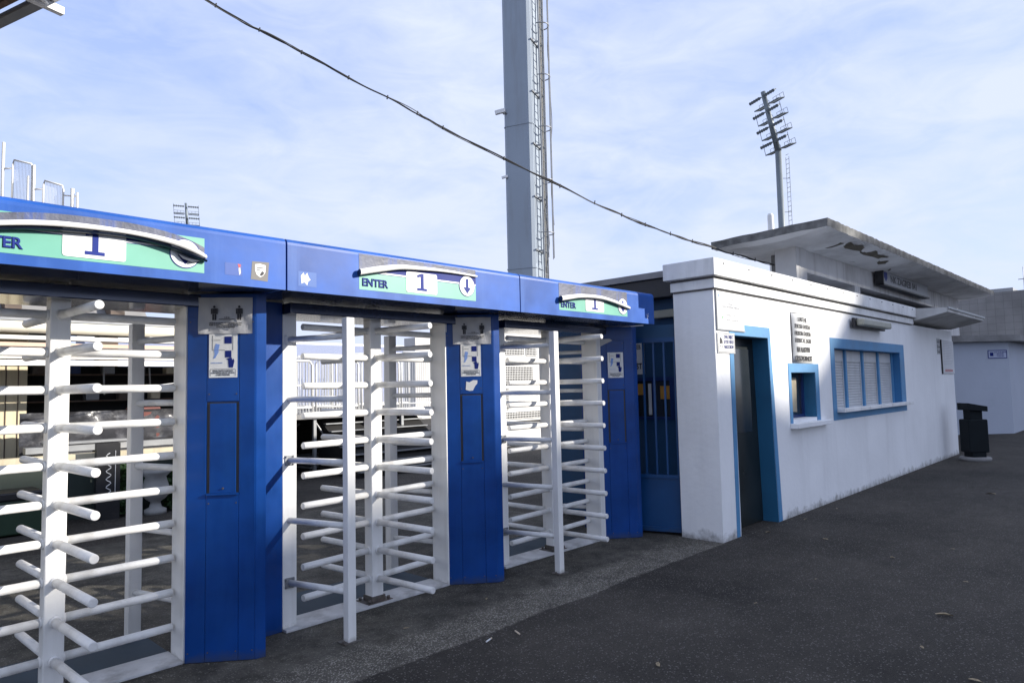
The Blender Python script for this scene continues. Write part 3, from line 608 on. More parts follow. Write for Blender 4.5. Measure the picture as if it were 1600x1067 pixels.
mb = MB(); mb.prism(rct(8.496, 9.162, 2.474, 2.480), .004, .008); mb.prism(rct(8.494, 8.500, 1.85, 2.474), .002, .006); mb.build('edge_strip', DARKS, t, mtx=WM)
# lettering follows the bowed sheet closely enough by standing just proud of it
nm = Matrix.Translation((0, 0, 0))
text_frame = facing((8.50, 3.352, 0), (.66, .014))
nlines(t, text_frame)
t = thing('warning_notice', 'white notice ending in ST, half hidden behind the blue gate bars', 'notice', (6.8, 4.7, 1.74))
SF = facing((6.806, 5.08, 0), (0, -1))
MB().prism(rct(0, .66, 1.74, 2.40), 0, .003).build('sheet', PAPER, t, mtx=SF)
nlines(t, SF @ Matrix.Translation((0, -.07, .004)))
t = thing('regulations_board', 'large white framed board with faint text at the building corner', 'sign', (6.85, 3.37, 2.17))
MB().prism(rct(6.575, 7.185, 2.185, 2.575), 0, .012).build('panel', PAPER, t, mtx=wl(.0008))
mb = MB(); mb.box(6.56, 6.575, 2.17, 2.59, 0, .016); mb.box(6.575, 7.20, 2.17, 2.185, 0, .016); mb.build('frame', STEEL, t, mtx=wl(.0008))
text('ODLUKA\nO RADU SPORTSKIH OBJEKATA', .030, INKG, t, wl(.0135) @ Matrix.Translation((6.88, 2.445, 0)), align='CENTER', bold=.0008)
text('GRAD ZAGREB', .026, INKG, t, wl(.0135) @ Matrix.Translation((6.88, 2.50, 0)), align='CENTER')
text('dozvoljeno od 7 do 22 sata\n\nzabranjeno dovođenje pasa', .026, INKG, t, wl(.0135) @ Matrix.Translation((6.77, 2.33, 0)), bold=.0003)
mb = MB(); mb.prism([(6.69+.032*math.cos(R(k*30)), 2.335+.036*math.sin(R(k*30))) for k in range(12)], 0, .001); mb.prism(rct(6.675, 6.705, 2.285, 2.31), 0, .001); mb.build('green_mark', GREENP, t, mtx=wl(.0135))
mb = MB(); mb.prism([(6.61, 2.55), (6.64, 2.55), (6.637, 2.525), (6.625, 2.512), (6.612, 2.525)], 0, .001); mb.prism([(7.10, 2.545), (7.125, 2.545), (7.122, 2.52), (7.112, 2.51), (7.102, 2.52)], 0, .001); mb.build('crest', INKL, t, mtx=wl(.0135))
t = thing('camera_sign', 'small white video surveillance sign with a black camera beside the dark door', 'sign', (6.73, 3.37, 1.93))
MB().prism(rct(6.56, 6.945, 1.93, 2.145), 0, .004).build('plate', PAPER, t, mtx=wl(.0075))
mb = MB()
for a in ((6.57, 6.935, 1.938, 1.943), (6.57, 6.935, 2.132, 2.137), (6.57, 6.575, 1.943, 2.132), (6.93, 6.935, 1.943, 2.132)): mb.prism(rct(*a), 0, .001)
mb.prism([(6.60, 2.02), (6.605, 2.08), (6.63, 2.10), (6.665, 2.06), (6.668, 2.03), (6.63, 2.03)], 0, .001); mb.prism(rct(6.595, 6.63, 1.995, 2.003), 0, .001); mb.prism(rct(6.655, 6.662, 1.985, 2.012), 0, .001)
mb.build('camera_drawing', INK, t, mtx=wl(.012))
text('OVAJ OBJEKT\nJE POD VIDEO\nNADZOROM', .05, INKB, t, wl(.0122) @ Matrix.Translation((6.805, 2.085, 0)), align='CENTER', bold=.0012, sx=.72, spacing=1.05)
t = thing('price_board', 'tall thin notice board with fine print near the far end of the white wall', 'sign', (16.6, 3.37, 1.7))
MB().prism(rct(16.12, 17.13, 1.71, 2.395), 0, .02).build('panel', mat('dull_board', (.62, .63, .65), .6, 0, .1, 4), t, mtx=wl(.0008))
MB().box(16.08, 16.118, 1.70, 2.40, 0, .024).build('frame', DARKS, t, mtx=wl(.0008))
mb = MB()
for k in range(14): mb.prism(rct(16.2, 17.05-random.random()*.25, 2.34-k*.034, 2.347-k*.034), 0, .001)
mb.build('print_lines', INKG, t, mtx=wl(.0212))
mb = MB()
for k in range(9): mb.prism(rct(16.3+k*.075, 16.345+k*.075, 1.745, 1.795), 0, .001)
mb.build('signature', RED, t, mtx=wl(.0212))
t = thing('pictogram_sheet', 'small square sheet of black pictograms beside the far notice board', 'sign', (15.95, 3.37, 2.1))
MB().prism(rct(15.80, 16.06, 2.10, 2.42), 0, .003).build('sheet', mat('dull_board2', (.45, .46, .47), .6), t, mtx=wl(.0008))
mb = MB()
for k in range(6):
    x = 15.83+(k % 2)*.11; z = 2.12+(k//2)*.10; mb.prism([(x, z), (x+.08, z+.01), (x+.07, z+.04), (x+.03, z+.035), (x+.05, z+.075), (x+.01, z+.07)], 0, .001)
mb.build('pictograms', INK, t, mtx=wl(.0042))

# ------------------------------------------------------------------ gate
t = thing('blue_gate', 'tall blue steel gate with vertical bars between far cabinet and white building', 'gate', (6.5, 4.08, 0))
GA, GB = Vector((6.43, 4.36, 0)), Vector((6.60, 3.87, 0)); GM = facing(GA, (GB-GA)); LG = (GB-GA).length
for za, zb in ((.60, .64), (2.08, 2.13), (.03, .08)): MB().box(0, LG, za, zb, -.02, .02).build('rail', GATEB, t, mtx=GM)
MB().box(0, LG, .08, .60, -.004, .004).build('lower_sheet', GATEB, t, mtx=GM)
for k in range(5): MB().box(.02+k*(LG-.06)/4, .04+k*(LG-.06)/4, .64, 2.08, -.011, .011).build('bar', GATEB, t, mtx=GM)
MB().box(0, LG, 2.13, 2.27, -.01, .01).build('top_sheet', WALLB, t, mtx=GM)

# ------------------------------------------------------------------ pavilion with the overhanging concrete roof
PV = thing('pavilion', 'taller pavilion with a wide stained concrete slab roof behind the white building', 'building', (18, 5, 0))
sl = MB()
c0, c1, c2, c3 = (11.2, 3.79, 4.2), (24.94, 3.74, 4.2), (24.94, 5.45, 4.22), (11.2, 5.80, 4.13)
# slab as a subdivided, slightly worn edge
mb = MB(); nx, ny = 150, 10; rnd = random.Random(4)
def lerp(a, b, t): return [a[i]+(b[i]-a[i])*t for i in range(3)]
top = []; bot = []
for i in range(nx+1):
    rt = []; rb = []
    for j in range(ny+1):
        a = lerp(c0, c1, i/nx); b = lerp(c3, c2, i/nx); p = lerp(a, b, j/ny)
        e = (i in (0, nx)) or (j in (0, ny)); jz = rnd.uniform(-.006, .006) if e else 0
        rt.append(mb.bm.verts.new((p[0], p[1]+(rnd.uniform(-.005, .005) if j == 0 else 0), p[2]+jz)))
        thick = .13 if e else .15+.06*math.sin(math.pi*j/ny)
        rb.append(mb.bm.verts.new((p[0]+(.012 if i == 0 else 0), p[1]+(.012 if j == 0 else 0), p[2]-thick+(rnd.uniform(-.008, .008) if e else rnd.uniform(-.006, .006)))))
    top.append(rt); bot.append(rb)
for i in range(nx):
    for j in range(ny):
        mb.bm.faces.new((top[i][j], top[i+1][j], top[i+1][j+1], top[i][j+1]))
        bf = mb.bm.faces.new((bot[i][j], bot[i][j+1], bot[i+1][j+1], bot[i+1][j])); bf.material_index = 1
    mb.bm.faces.new((top[i][0], bot[i][0], bot[i+1][0], top[i+1][0])); mb.bm.faces.new((top[i][ny], top[i+1][ny], bot[i+1][ny], bot[i][ny]))
for j in range(ny):
    mb.bm.faces.new((top[0][j], top[0][j+1], bot[0][j+1], bot[0][j])); mb.bm.faces.new((top[nx][j], bot[nx][j], bot[nx][j+1], top[nx][j+1]))
so_ = mb.build('slab_roof', EDGE, PV); so_.data.materials.append(SOFF)
# spalled plaster flakes hanging from the soffit
mb = MB()
for (x0, y0, w_, d_) in ((12.1, 4.05, 2.0, .42), (12.7, 3.92, 2.2, .16), (14.6, 4.05, 1.1, .12), (15.9, 4.2, .9, .10), (13.9, 4.32, 1.0, .16)):
    pr_ = None
    for k in range(9):
        a = k/8; zz = 4.035-.02*math.sin(a*9+x0)
        v = (mb.bm.verts.new((x0+w_*a, y0+.04*math.sin(k*2.3), zz)), mb.bm.verts.new((x0+w_*a+.05*math.sin(k), y0+d_+.05*math.sin(k*1.7), zz-.05*math.sin(math.pi*a))))
        if pr_: mb.bm.faces.new((pr_[0], v[0], v[1], pr_[1]))
        pr_ = v
mb.build('peeling_render', mat('bare_stained_render', (.16, .14, .10), .95, 0, .5, 4, (.05, .05, .03), .8), PV, norm=False)
pm = mat('pavilion_paint', (.66, .65, .64), .85, 0, .15, 1.5, (.20, .16, .12), .6, .4, 14, True, dscale=1.3)
MB().box(11.95, 12.43, 4.6, 4.97, 0, 4.06).build('pillar', pm, PV)
MB().box(12.43, 21.6, 4.62, 4.95, 3.56, 4.06).build('lintel', pm, PV)
MB().box(15.0, 15.35, 4.61, 4.96, 0, 3.56).build('pillar', pm, PV)
MB().box(21.6, 24.45, 4.60, 5.2, 0, 4.06).build('pillar', pm, PV)
MB().box(12.43, 21.6, 5.16, 5.24, 0, 4.02).build('back_wall', mat('pavilion_inner', (.22, .22, .22), .9, 0, .2, 2, (.1, .08, .06), .5), PV)
MB().box(15.35, 21.6, 4.9, 5.15, 3.15, 3.3).build('ceiling_panel', mat('slate_blue_panel', (.08, .10, .15), .7, 0, .2, 2), PV)
MB().box(15.36, 21.59, 4.75, 4.83, 3.15, 3.45).build('ceiling_panel', mat('slate_blue_panel', (.1, .1, .1)), PV)
sg = MB().box(16.3, 20.1, 4.42, 4.56, 3.70, 4.03).build('name_sign', mat('dull_grey_sign', (.30, .31, .33), .5, 0, .1, 2), PV)
mb = MB(); mb.box(16.25, 16.30, 4.40, 4.57, 3.68, 4.05); mb.box(16.25, 20.15, 4.40, 4.57, 3.665, 3.70); mb.box(16.25, 20.15, 4.40, 4.57, 4.03, 4.05); mb.build('sign_frame', DARKS, sg)
text('NK ZAGREB 041', .22, DARKS, sg, facing((16.85, 4.419, 3.78), (1, 0)), bold=.004, sx=1.4)
MB().prism([(16.38, 3.97), (16.62, 3.97), (16.62, 3.85), (16.50, 3.76), (16.38, 3.85)], -.001, .001).build('crest', NAVY, sg, mtx=facing((0, 4.418, 0), (1, 0)))
solo('roof_pipe', MB().tube([(19.9, 8.35, 3.5), (19.9, 8.35, 6.55), (19.9, 8.35, 6.62)], [.09, .09, .07], 10), CAPW, 'short white vent pipe standing left of the distant floodlight', 'pipe')

# ------------------------------------------------------------------ right: blue-shaded building, far tower block, bin
t = thing('corner_building', 'low pale building with a dark roof edge at the right edge of the frame', 'building', (26, 6, 0))
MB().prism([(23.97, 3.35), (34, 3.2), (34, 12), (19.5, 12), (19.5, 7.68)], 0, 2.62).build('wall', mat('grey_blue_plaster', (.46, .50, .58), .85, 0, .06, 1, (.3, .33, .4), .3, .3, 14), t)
MB().prism([(23.95, 3.05), (34.2, 2.9), (34.2, 12.3), (19.1, 12.3), (19.1, 7.75)], 2.622, 2.80).build('roof', CONC, t)
FB = facing((23.97, 3.35, 0), (23.97-19.5, 3.35-7.68)); LB = math.hypot(4.47, 4.33)
t2 = thing('blue_wall_sign', 'small pale sign with blue rows of text on the shaded wall at right', 'sign', (23.7, 3.6, 2.2))
sgm = facing((19.5, 7.68, 0), (4.47, -4.33))
MB().prism(rct(LB-.62, LB-.06, 2.14, 2.38), .001, .012).build('panel', mat('pale_blue_board', (.42, .46, .6), .6), t2, mtx=sgm)
mb = MB()
for a in ((LB-.62, LB-.06, 2.14, 2.16), (LB-.62, LB-.06, 2.36, 2.38), (LB-.62, LB-.60, 2.16, 2.36), (LB-.08, LB-.06, 2.16, 2.36), (LB-.56, LB-.46, 2.21, 2.31)): mb.prism(rct(*a), .012, .014)
mb.build('border', INKB, t2, mtx=sgm)
text('ULAZ ZA KLUBOVE\nI SPORTAŠE\nSTADIONA', .055, INKB, t2, sgm @ Matrix.Translation((LB-.26, 2.30, .0135)), align='CENTER', bold=.001, sx=.75)
t = thing('tower_block', 'far windowless block clad in grey-mauve concrete tiles behind the corner building', 'building', (80, 14, 0))
MB().box(71.5, 100, 8, 16, 0, 8.9).build('wall', TILES, t)
MB().box(71.2, 100.3, 0, 16.4, 5.0, 5.25).build('ledge', CONC, t) if False else None
MB().box(72.5, 78, 9.5, 14, 8.9, 9.3).build('roof_box', STEEL, t)
solo('roof_antenna', MB().tube([(75, 9.0, 8.9), (75, 9.0, 11.3)], .03, 6).box(74.94, 75.06, 8.6, 9.4, 10.2, 10.26), STEEL, 'thin antenna on the roof of the far tiled block', 'antenna')
t = thing('litter_bin', 'black slim litter bin with a slanted lid at the far end of the white building', 'bin', (15.98, 2.88, 0))
bmx = Matrix.Translation((15.98, 2.88, 0)) @ Matrix.Rotation(R(-46), 4, 'Z')
MB().lathe([(.27, 0), (.27, .05), (.25, .07)]).build('base_disc', CONC, t, mtx=bmx)
MB().box(-.13, .13, -.13, .13, .07, .16).build('foot', BIN, t, mtx=bmx)
MB().box(-.19, .19, -.15, .15, .16, .80).build('body', BIN, t, mtx=bmx, bev=.02)
MB().box(-.12, .12, -.1, .1, .78, .98).build('neck', BIN, t, mtx=bmx)
MB().prism([(-.19, .98), (.19, .95), (.19, 1.05), (-.19, 1.12)], -.17, .17, 'y').build('lid', BIN, t, mtx=bmx, bev=.01)

# ------------------------------------------------------------------ overhead cable
pts = [(-2.0, 11.6, 10.4), (1.0, 10.4, 8.55), (3.649, 9.19, 7.003), (4.448, 8.787, 6.596), (5.35, 8.332, 6.154), (6.096, 7.955, 5.813), (6.659, 7.671, 5.528), (8.063, 6.962, 4.903), (8.937, 6.521, 4.536), (9.561, 6.206, 4.30), (10.213, 5.877, 4.105), (10.777, 5.592, 3.955), (11.361, 5.298, 3.817), (11.954, 4.985, 3.69)]
P = smooth_path(pts, 14)
t = thing('overhead_cable', 'black twisted cable bundle sagging across the sky to the pavilion pillar', 'cable', (11.95, 5, 3.69))
def wob(ph, am, fr): return [(x+am*.4*math.sin(i*fr+ph), y+am*.4*math.cos(i*fr*.7+ph), z+am*(math.sin(i*fr+ph)+.5*math.sin(i*fr*.31+ph))) for i, (x, y, z) in enumerate(P)]
MB().tube(wob(0, .008, .5), .011, 6).build('wire', CABLE, t)
MB().tube(wob(2.2, .014, .37), .008, 6).build('wire', CABLE, t)
MB().tube(wob(4.1, .018, .23), .006, 6).build('wire', CABLE2, t)
for i in range(20, len(P)-4, 9):
    x, y, z = P[i]; MB().tube([(x-.012, y, z-.025), (x+.004, y, z+.035)], .010, 6).build('cable_tie', CABLE, t)

# ------------------------------------------------------------------ near floodlight pylon
PY = thing('floodlight_pylon', 'huge grey steel pylon rising behind the middle turnstiles, with caged ladder', 'floodlight mast', (19.72, 18.12, 0))
ang = R(20); pmx = Matrix.Translation((19.72, 18.12, 0)) @ Matrix.Rotation(ang, 4, 'Z')
h = .60; c_ = .11
MB().prism([(-h+c_, -h), (h-c_, -h), (h, -h+c_), (h, h-c_), (h-c_, h), (-h+c_, h), (-h, h-c_), (-h, -h+c_)], 0, 30).build('shaft', PYL, PY, mtx=pmx)
q_ = h+.018
for z in (6.2, 11.9, 17.6, 23.3): 
    MB().prism([(-q_+c_, -q_), (q_-c_, -q_), (q_, -q_+c_), (q_, q_-c_), (q_-c_, q_), (-q_+c_, q_), (-q_, q_-c_), (-q_, -q_+c_)], z, z+.05).build('section_joint', PYL, PY, mtx=pmx)
lad = MB()
for x in (-.18, .22): lad.box(x-.026, x+.026, -h-.26, -h-.20, 2.5, 30)
for k in range(90): lad.tube([(-.18, -h-.24, 2.7+k*.3), (.22, -h-.24, 2.7+k*.3)], .017, 5)
lo = lad.build('ladder', STEEL, PY, mtx=pmx)
mb = MB()
for k in range(13):
    z = 3.4+k*2.1
    mb.tube([(-.32, -h-.18, z)]+[(.0+.32*math.cos(R(a)), -h-.22+.36*math.sin(R(a)), z) for a in range(180, 361, 20)]+[(.32, -h-.18, z)], .022, 6)
    mb.box(-.52, .52, -h-.05, -h-.01, z-.72, z-.66); mb.box(-.2, -.16, -h-.24, -h-.02, z-.72, z-.66); mb.box(.2, .24, -h-.24, -h-.02, z-.72, z-.66)
for a in (220, 270, 320): mb.box(.32*math.cos(R(a))-.014, .32*math.cos(R(a))+.014, -h-.234+.36*math.sin(R(a)), -h-.206+.36*math.sin(R(a)), 6.6, 30)
mb.build('cage', STEEL, PY, mtx=pmx)
mb = MB()
mb.tube([(.40, -h-.06, z*.5) for z in range(0, 60)], .035, 6); mb.tube([(.49, -h-.06, z*.5) for z in range(0, 60)], .025, 6)
mb.build('conduit', CABLE2, PY, mtx=pmx)
mb = MB(); mb.tube([(.34+.12*math.sin(z*.45)+.04*math.sin(z*1.3), -h-.45, z*.4) for z in range(20, 75)], .014, 6); mb.tube([(.05+.2*math.sin(z*.7), -h-.30, z*.25) for z in range(24, 38)], .012, 6)
mb.build('loose_cable', CABLE, PY, mtx=pmx)
for k, (z, s, lab) in enumerate(((12.55, 1.0, 'grey security camera on the left side of the pylon, upper of two'), (9.9, .6, 'small security camera on the left side of the pylon, lower of two'))):
    t = thing('security_camera', lab, 'camera', (18.95, 18.55, z), 'security cameras on the pylon')
    q = Matrix.Translation((19.05, 18.3, z)) @ Matrix.Rotation(R(-46+180), 4, 'Z')
    MB().box(.10*s, .52*s, -.07*s, .07*s, -.02*s, .14*s).build('housing', CAPW, t, mtx=q @ Matrix.Rotation(R(14), 4, 'Y'), bev=.015)
    MB().tube([(-.25, 0, -.12), (.2*s, 0, -.12*s), (.25*s, 0, .0)], .025*s, 6).build('arm', STEEL, t, mtx=q)

# ------------------------------------------------------------------ distant floodlights
def flood(name, lab, A, Btop, width, rows, pole_r, rowdir, lamp=.35, ladder=False):
    A = Vector(A); Bt = Vector(Btop); t = thing(name, lab, 'floodlight mast', (A.x, A.y, 0), 'floodlight masts beyond the stadium')
    MB().tube([(A.x, A.y, 0), (A.x, A.y, A.z)], [pole_r*1.25, pole_r], 12).build('pole', PYL2, t)
    MB().tube([A, Bt], [pole_r*1.0, pole_r*.8], 10).build('spine', PYL2, t)
    rd = Vector(rowdir).normalized(); up = (Bt-A).normalized(); nrm = up.cross(rd).normalized()
    if nrm.x*A.x+nrm.y*A.y > 0: nrm = -nrm
    fr = MB()
    for i in range(rows):
        c = A+(Bt-A)*((i+.12)/rows); cu = A+(Bt-A)*((i+.72)/rows)
        for s in (-1, 1):
            a = c+rd*s*.6; b = c+rd*s*width
            fr.tube([a, b], .14, 5); fr.tube([a-nrm*1.5, b-nrm*1.5], .12, 5); fr.tube([b, b-nrm*1.5], .1, 5); fr.tube([a, a-nrm*1.5], .1, 5)
            for q in (.15, .3, .45, .6, .75, .9): fr.tube([a+(b-a)*q, a+(b-a)*q-nrm*1.5], .07, 4)
            for q in (0, .33, .66, 1): fr.tube([a+(b-a)*q-nrm*1.5, a+(b-a)*q-nrm*1.5+up*1.1], .045, 4)
            fr.tube([a-nrm*1.5+up*1.1, b-nrm*1.5+up*1.1], .045, 4)
            a = cu+rd*s*.6; b = cu+rd*s*width
            fr.tube([a, b], .11, 5)
            for q in (.06, .28, .5, .72, .94):
                p = a+(b-a)*q; MB().tube([p+nrm*.15, p+nrm*.75-Vector((0, 0, .25))], [lamp*.4, lamp], 8).build('lamp', PYL2, t)
        if i < rows-1 or rows < 3:
            for s in (-1, 1): fr.tube([A+(Bt-A)*((i+.12)/rows)+rd*s*width, A+(Bt-A)*((i+.9)/rows)+rd*s*width], .06, 4)
    fr.build('lamp_frame', PYL2, t)
    if ladder:
        mb = MB(); off = Vector((1.55, -1.5, 0))
        for s in (0, .9): mb.tube([Vector((A.x, A.y, 3))+off+rd*-s, Vector((A.x, A.y, A.z-1))+off+rd*-s], .05, 4)
        for k in range(46): mb.tube([Vector((A.x, A.y, 4+k*.98))+off, Vector((A.x, A.y, 4+k*.98))+off-rd*.9], .05, 4)
        for k in range(6): mb.tube([Vector((A.x, A.y, 8+k*7)), Vector((A.x, A.y, 8+k*7))+off], .06, 4)
        mb.build('ladder', STEEL, t)
    return t
flood('far_floodlight', 'distant tilted floodlight mast above the pavilion roof', (137.2, 55.3, 48.6), (134.9, 56.9, 61.0), 3.6, 4, .62, (-2.867, -5.711, 0), .36, True)
flood('far_floodlight', 'small distant floodlight head just above the near blue beam', (76.4, 204.6, 50.8), (76.0, 204.9, 57.6), 3.3, 2, .4, (.936, -.352, 0), .3)

# ------------------------------------------------------------------ roof corner, top left
t = thing('stand_roof', 'dark ribbed metal stand roof jutting into the top left corner', 'roof', (-2, 16, 9))
E0, E1 = Vector((4.5, 9.7, 9)), Vector((.55, 22.95, 9)); ed = (E1-E0).normalized(); inn = Vector((-ed.y, ed.x, 0)); inn = inn if inn.x < 0 else -inn
def rp(s, d, z): return E0+ed*s+inn*d+Vector((0, 0, z))
def slabp(mb, s0, s1, d0, d1, z0, z1):
    v = [mb.bm.verts.new(rp(s, d, z)) for s in (s0, s1) for d in (d0, d1) for z in (z0, z1)]
    for q in ((0, 1, 3, 2), (4, 6, 7, 5), (0, 4, 5, 1), (2, 3, 7, 6), (0, 2, 6, 4), (1, 5, 7, 3)): mb.bm.faces.new([v[i] for i in q])
mb = MB(); slabp(mb, 0, 13.8, .1, 9, .35, .40); mb.build('deck', DARKS, t)
mb = MB()
for k in range(46): slabp(mb, k*.3, k*.3+.12, .2, 9, .28, .35)
mb.build('ribs', DARKS, t)
mb = MB(); slabp(mb, 0, 13.8, 0, .04, .0, .28); slabp(mb, 0, 13.8, .04, .22, -.02, .02); mb.build('gutter', STEEL, t)
mb = MB(); slabp(mb, 0, 13.8, .35, .48, .02, .27); slabp(mb, 0, 13.8, 1.2, 1.35, .02, .27); mb.build('purlin', RUSTB, t)
mb = MB()
for k in (1.1, 5.1, 9.1):
    slabp(mb, k, k+.12, -.15, 9, -.17, -.03)
    mb.tube([rp(k+.08, .1, -.1), rp(k-1.2, 1.6, -.05)], .05, 6)
mb.build('truss', CAPW, t)
mb = MB()
for s in (1, 7, 13): mb.tube([rp(s, 8.5, -9), rp(s, 8.5, .3)], .15, 10)
mb.build('column', STEEL, t)

# ------------------------------------------------------------------ inside the stadium: snack bar
K = thing('snack_bar', 'low snack bar with striped eaves and a dark serving opening, seen through the left turnstile', 'building', (1.5, 10.6, 0))
X0, X1 = -4.0, 5.6
MB().box(X0, X1, 10.62, 10.9, 0, .78).build('lower_wall', DGREEN, K)
MB().box(X0, X1, 10.45, 10.62, .79, .87).build('counter', CREAM, K)
MB().box(X0, 2.18, 11.6, 11.75, .50, 2.6).build('cream_wall', CREAM, K)
for x in (1.93, 2.07, .6): MB().box(x, x+.012, 11.59, 11.60, .52, 2.3).build('panel_joint', RUSTB, K)
rnd = random.Random(21)
for z in (1.55, 1.95): MB().box(2.2, X1, 11.9, 12.18, z, z+.02).build('shelf', RUSTB, K)
for k in range(14):
    x = 2.3+k*.23; z = 1.57 if k % 2 else 1.97; hh = rnd.uniform(.1, .24)
    MB().box(x, x+rnd.uniform(.1, .2), 11.92, 12.1, z, z+hh).build('stored_box', rnd.choice([STEEL, RUSTB, DGREEN, CREAM, BLUED, BOLT]), K, bev=.01)
for k in range(5): MB().tube([(2.4+k*.62, 11.2, 2.1), (2.4+k*.62+.02, 11.2, 1.75-.1*(k % 2))], .012, 6).build('hanging_cord', STEEL, K)
MB().box(3.35, 3.75, 11.0, 11.3, .87, 1.45).build('drinks_cooler', mat('dull_red_cooler', (.16, .05, .04), .4, 0, .2, 6), K, bev=.02)
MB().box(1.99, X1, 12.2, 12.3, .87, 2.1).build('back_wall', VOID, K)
mb = MB(); nx, nz = 40, 12
V = [[mb.bm.verts.new((1.99+3.6*a/nx, 10.95+.06*random.random(), .87+.55*b/nz)) for b in range(nz+1)] for a in range(nx+1)]
for a in range(nx):
    for b in range(nz): mb.bm.faces.new((V[a][b], V[a+1][b], V[a+1][b+1], V[a][b+1])).smooth = True
mb.build('plastic_curtain', TARP, K, norm=False)
mb = MB(); mb.box(2.0, 4.6, 10.64, 10.80, .90, .98); mb.box(2.2, 3.2, 10.62, 10.84, 1.0, 1.03); mb.build('bench_slats', STEEL, K)
MB().box(X0, X1, 10.50, 10.58, 2.04, 2.11).build('eaves_strip', WHITE, K)
MB().box(X0, X1, 10.56, 10.7, 2.13, 2.28).build('eaves_board', mat('cream_corrugated', (.62, .58, .52), .6, 0, .1, 6), K)
MB().box(X0, X1, 10.53, 10.56, 2.285, 2.335).build('eaves_strip', SALMON, K)
MB().box(X0, X1, 10.52, 10.7, 2.375, 2.425).build('eaves_strip', WHITE, K)
MB().tube([(X0, 10.5, 2.53), (X1, 10.5, 2.53)], .075, 14).build('gutter_pipe', mat('cream_pipe', (.72, .68, .56), .5), K)
MB().box(X0, X1, 10.58, 12.4, 2.62, 2.68).build('roof', STEEL, K)
MB().tube([(X0+i*.3, 10.30, 1.70+.012*(i-21)**2*.35) for i in range(12, 32)], .006, 5).build('string_wire', WHITE, K)
t = thing('menu_board', 'black upright menu board with white handwriting in front of the snack bar', 'sign', (2.9, 10.3, 0))
MB().box(2.70, 2.98, 10.22, 10.32, 0, 1.0).build('board', BLACK, t)
mb = MB(); mb.tube([(2.84+.03*math.sin(i*1.1), 10.215, .35+i*.018) for i in range(30)], .006, 5); mb.tube([(2.92, 10.215, .35), (2.92, 10.215, .9)], .004, 4); mb.build('handwriting', FILMW, t)
t = thing('stone_urn', 'white stone urn planter on a pedestal near the nearest blue cabinet', 'planter', (3.42, 10.2, 0))
MB().lathe([(.14, 0), (.14, .06), (.08, .09), (.06, .16), (.12, .2), (.2, .3), (.17, .36), (.13, .5), (.19, .56), (.19, .6)], (3.42, 10.2, 0)).build('bowl', STONE, t)
t = thing('green_container', 'dark green low container with black lid left of the menu board', 'container', (1.5, 10.0, 0))
MB().box(.5, 2.05, 9.9, 10.35, .02, .42).build('body', GREEN2, t, bev=.02); MB().box(.5, 2.05, 9.88, 10.37, .42, .52).build('lid', BLACK, t, bev=.02)
def hedge(name, lab, x0, x1, y0, y1, z1, n):
    mb = MB(); rnd = random.Random(int(x0*10))
    for k in range(n):
        c = Vector((rnd.uniform(x0, x1), rnd.uniform(y0, y1), rnd.uniform(.05, z1)*rnd.uniform(.85, 1)))
        a = Vector((rnd.uniform(-1, 1), rnd.uniform(-1, 1), rnd.uniform(-1, 1))).normalized()*.045; b = a.cross(Vector((rnd.uniform(-1, 1), rnd.uniform(-1, 1), 1))).normalized()*.025
        mb.quad(c-a, c-b, c+a, c+b)
    return solo(name, mb, FOL, lab, 'hedge', norm=False)
hedge('hedge', 'patch of leafy green shrub between menu board and urn', 3.0, 3.28, 10.25, 10.5, .75, 900)
hedge('hedge', 'leafy green shrub just right of the white urn', 3.6, 4.2, 10.2, 10.5, .62, 1200)

# terrace with rusty underside behind the snack bar, with railings on its stair edge
t = thing('concrete_terrace', 'dark raked terrace underside with rusty beams above the snack bar', 'grandstand', (0, 15, 0))
MB().prism([(11.9, 2.70), (14.0, 4.7), (19, 4.75), (19, 4.5), (14.2, 4.45), (12.0, 2.55)], -8, 3.9, 'x').build('raked_slab', CONC, t)
mb = MB()
for k in range(9): mb.prism([(11.9, 2.72), (11.9, 2.95), (13.9, 4.45), (14.2, 4.2), (12.3, 2.72)], -7.5+k*1.35, -7.3+k*1.35, 'x')
mb.build('beam', RUSTB, t)
for k in range(5): MB().box(-6+k*2.4, -5.7+k*2.4, 13.6, 13.9, 0, 4.4).build('column', RUSTB, t)
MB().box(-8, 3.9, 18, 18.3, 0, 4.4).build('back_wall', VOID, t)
def railpanel(mb, p0, p1, z0, z1a, z1b, nb, r_=.022, rb=.006):
    p0 = Vector(p0); p1 = Vector(p1)
    mb.tube([(p0.x, p0.y, z0), (p0.x, p0.y, z1a-.08), tuple(p0+(p1-p0)*.08)+() if False else (p0.x+(p1.x-p0.x)*.06, p0.y+(p1.y-p0.y)*.06, z1a), (p0.x+(p1.x-p0.x)*.94, p0.y+(p1.y-p0.y)*.94, z1b), (p1.x, p1.y, z1b-.08), (p1.x, p1.y, z0)], r_, 8)
    for k in range(1, nb): q = p0+(p1-p0)*(k/nb); mb.tube([(q.x, q.y, z0), (q.x, q.y, z1a+(z1b-z1a)*k/nb)], rb, 4)
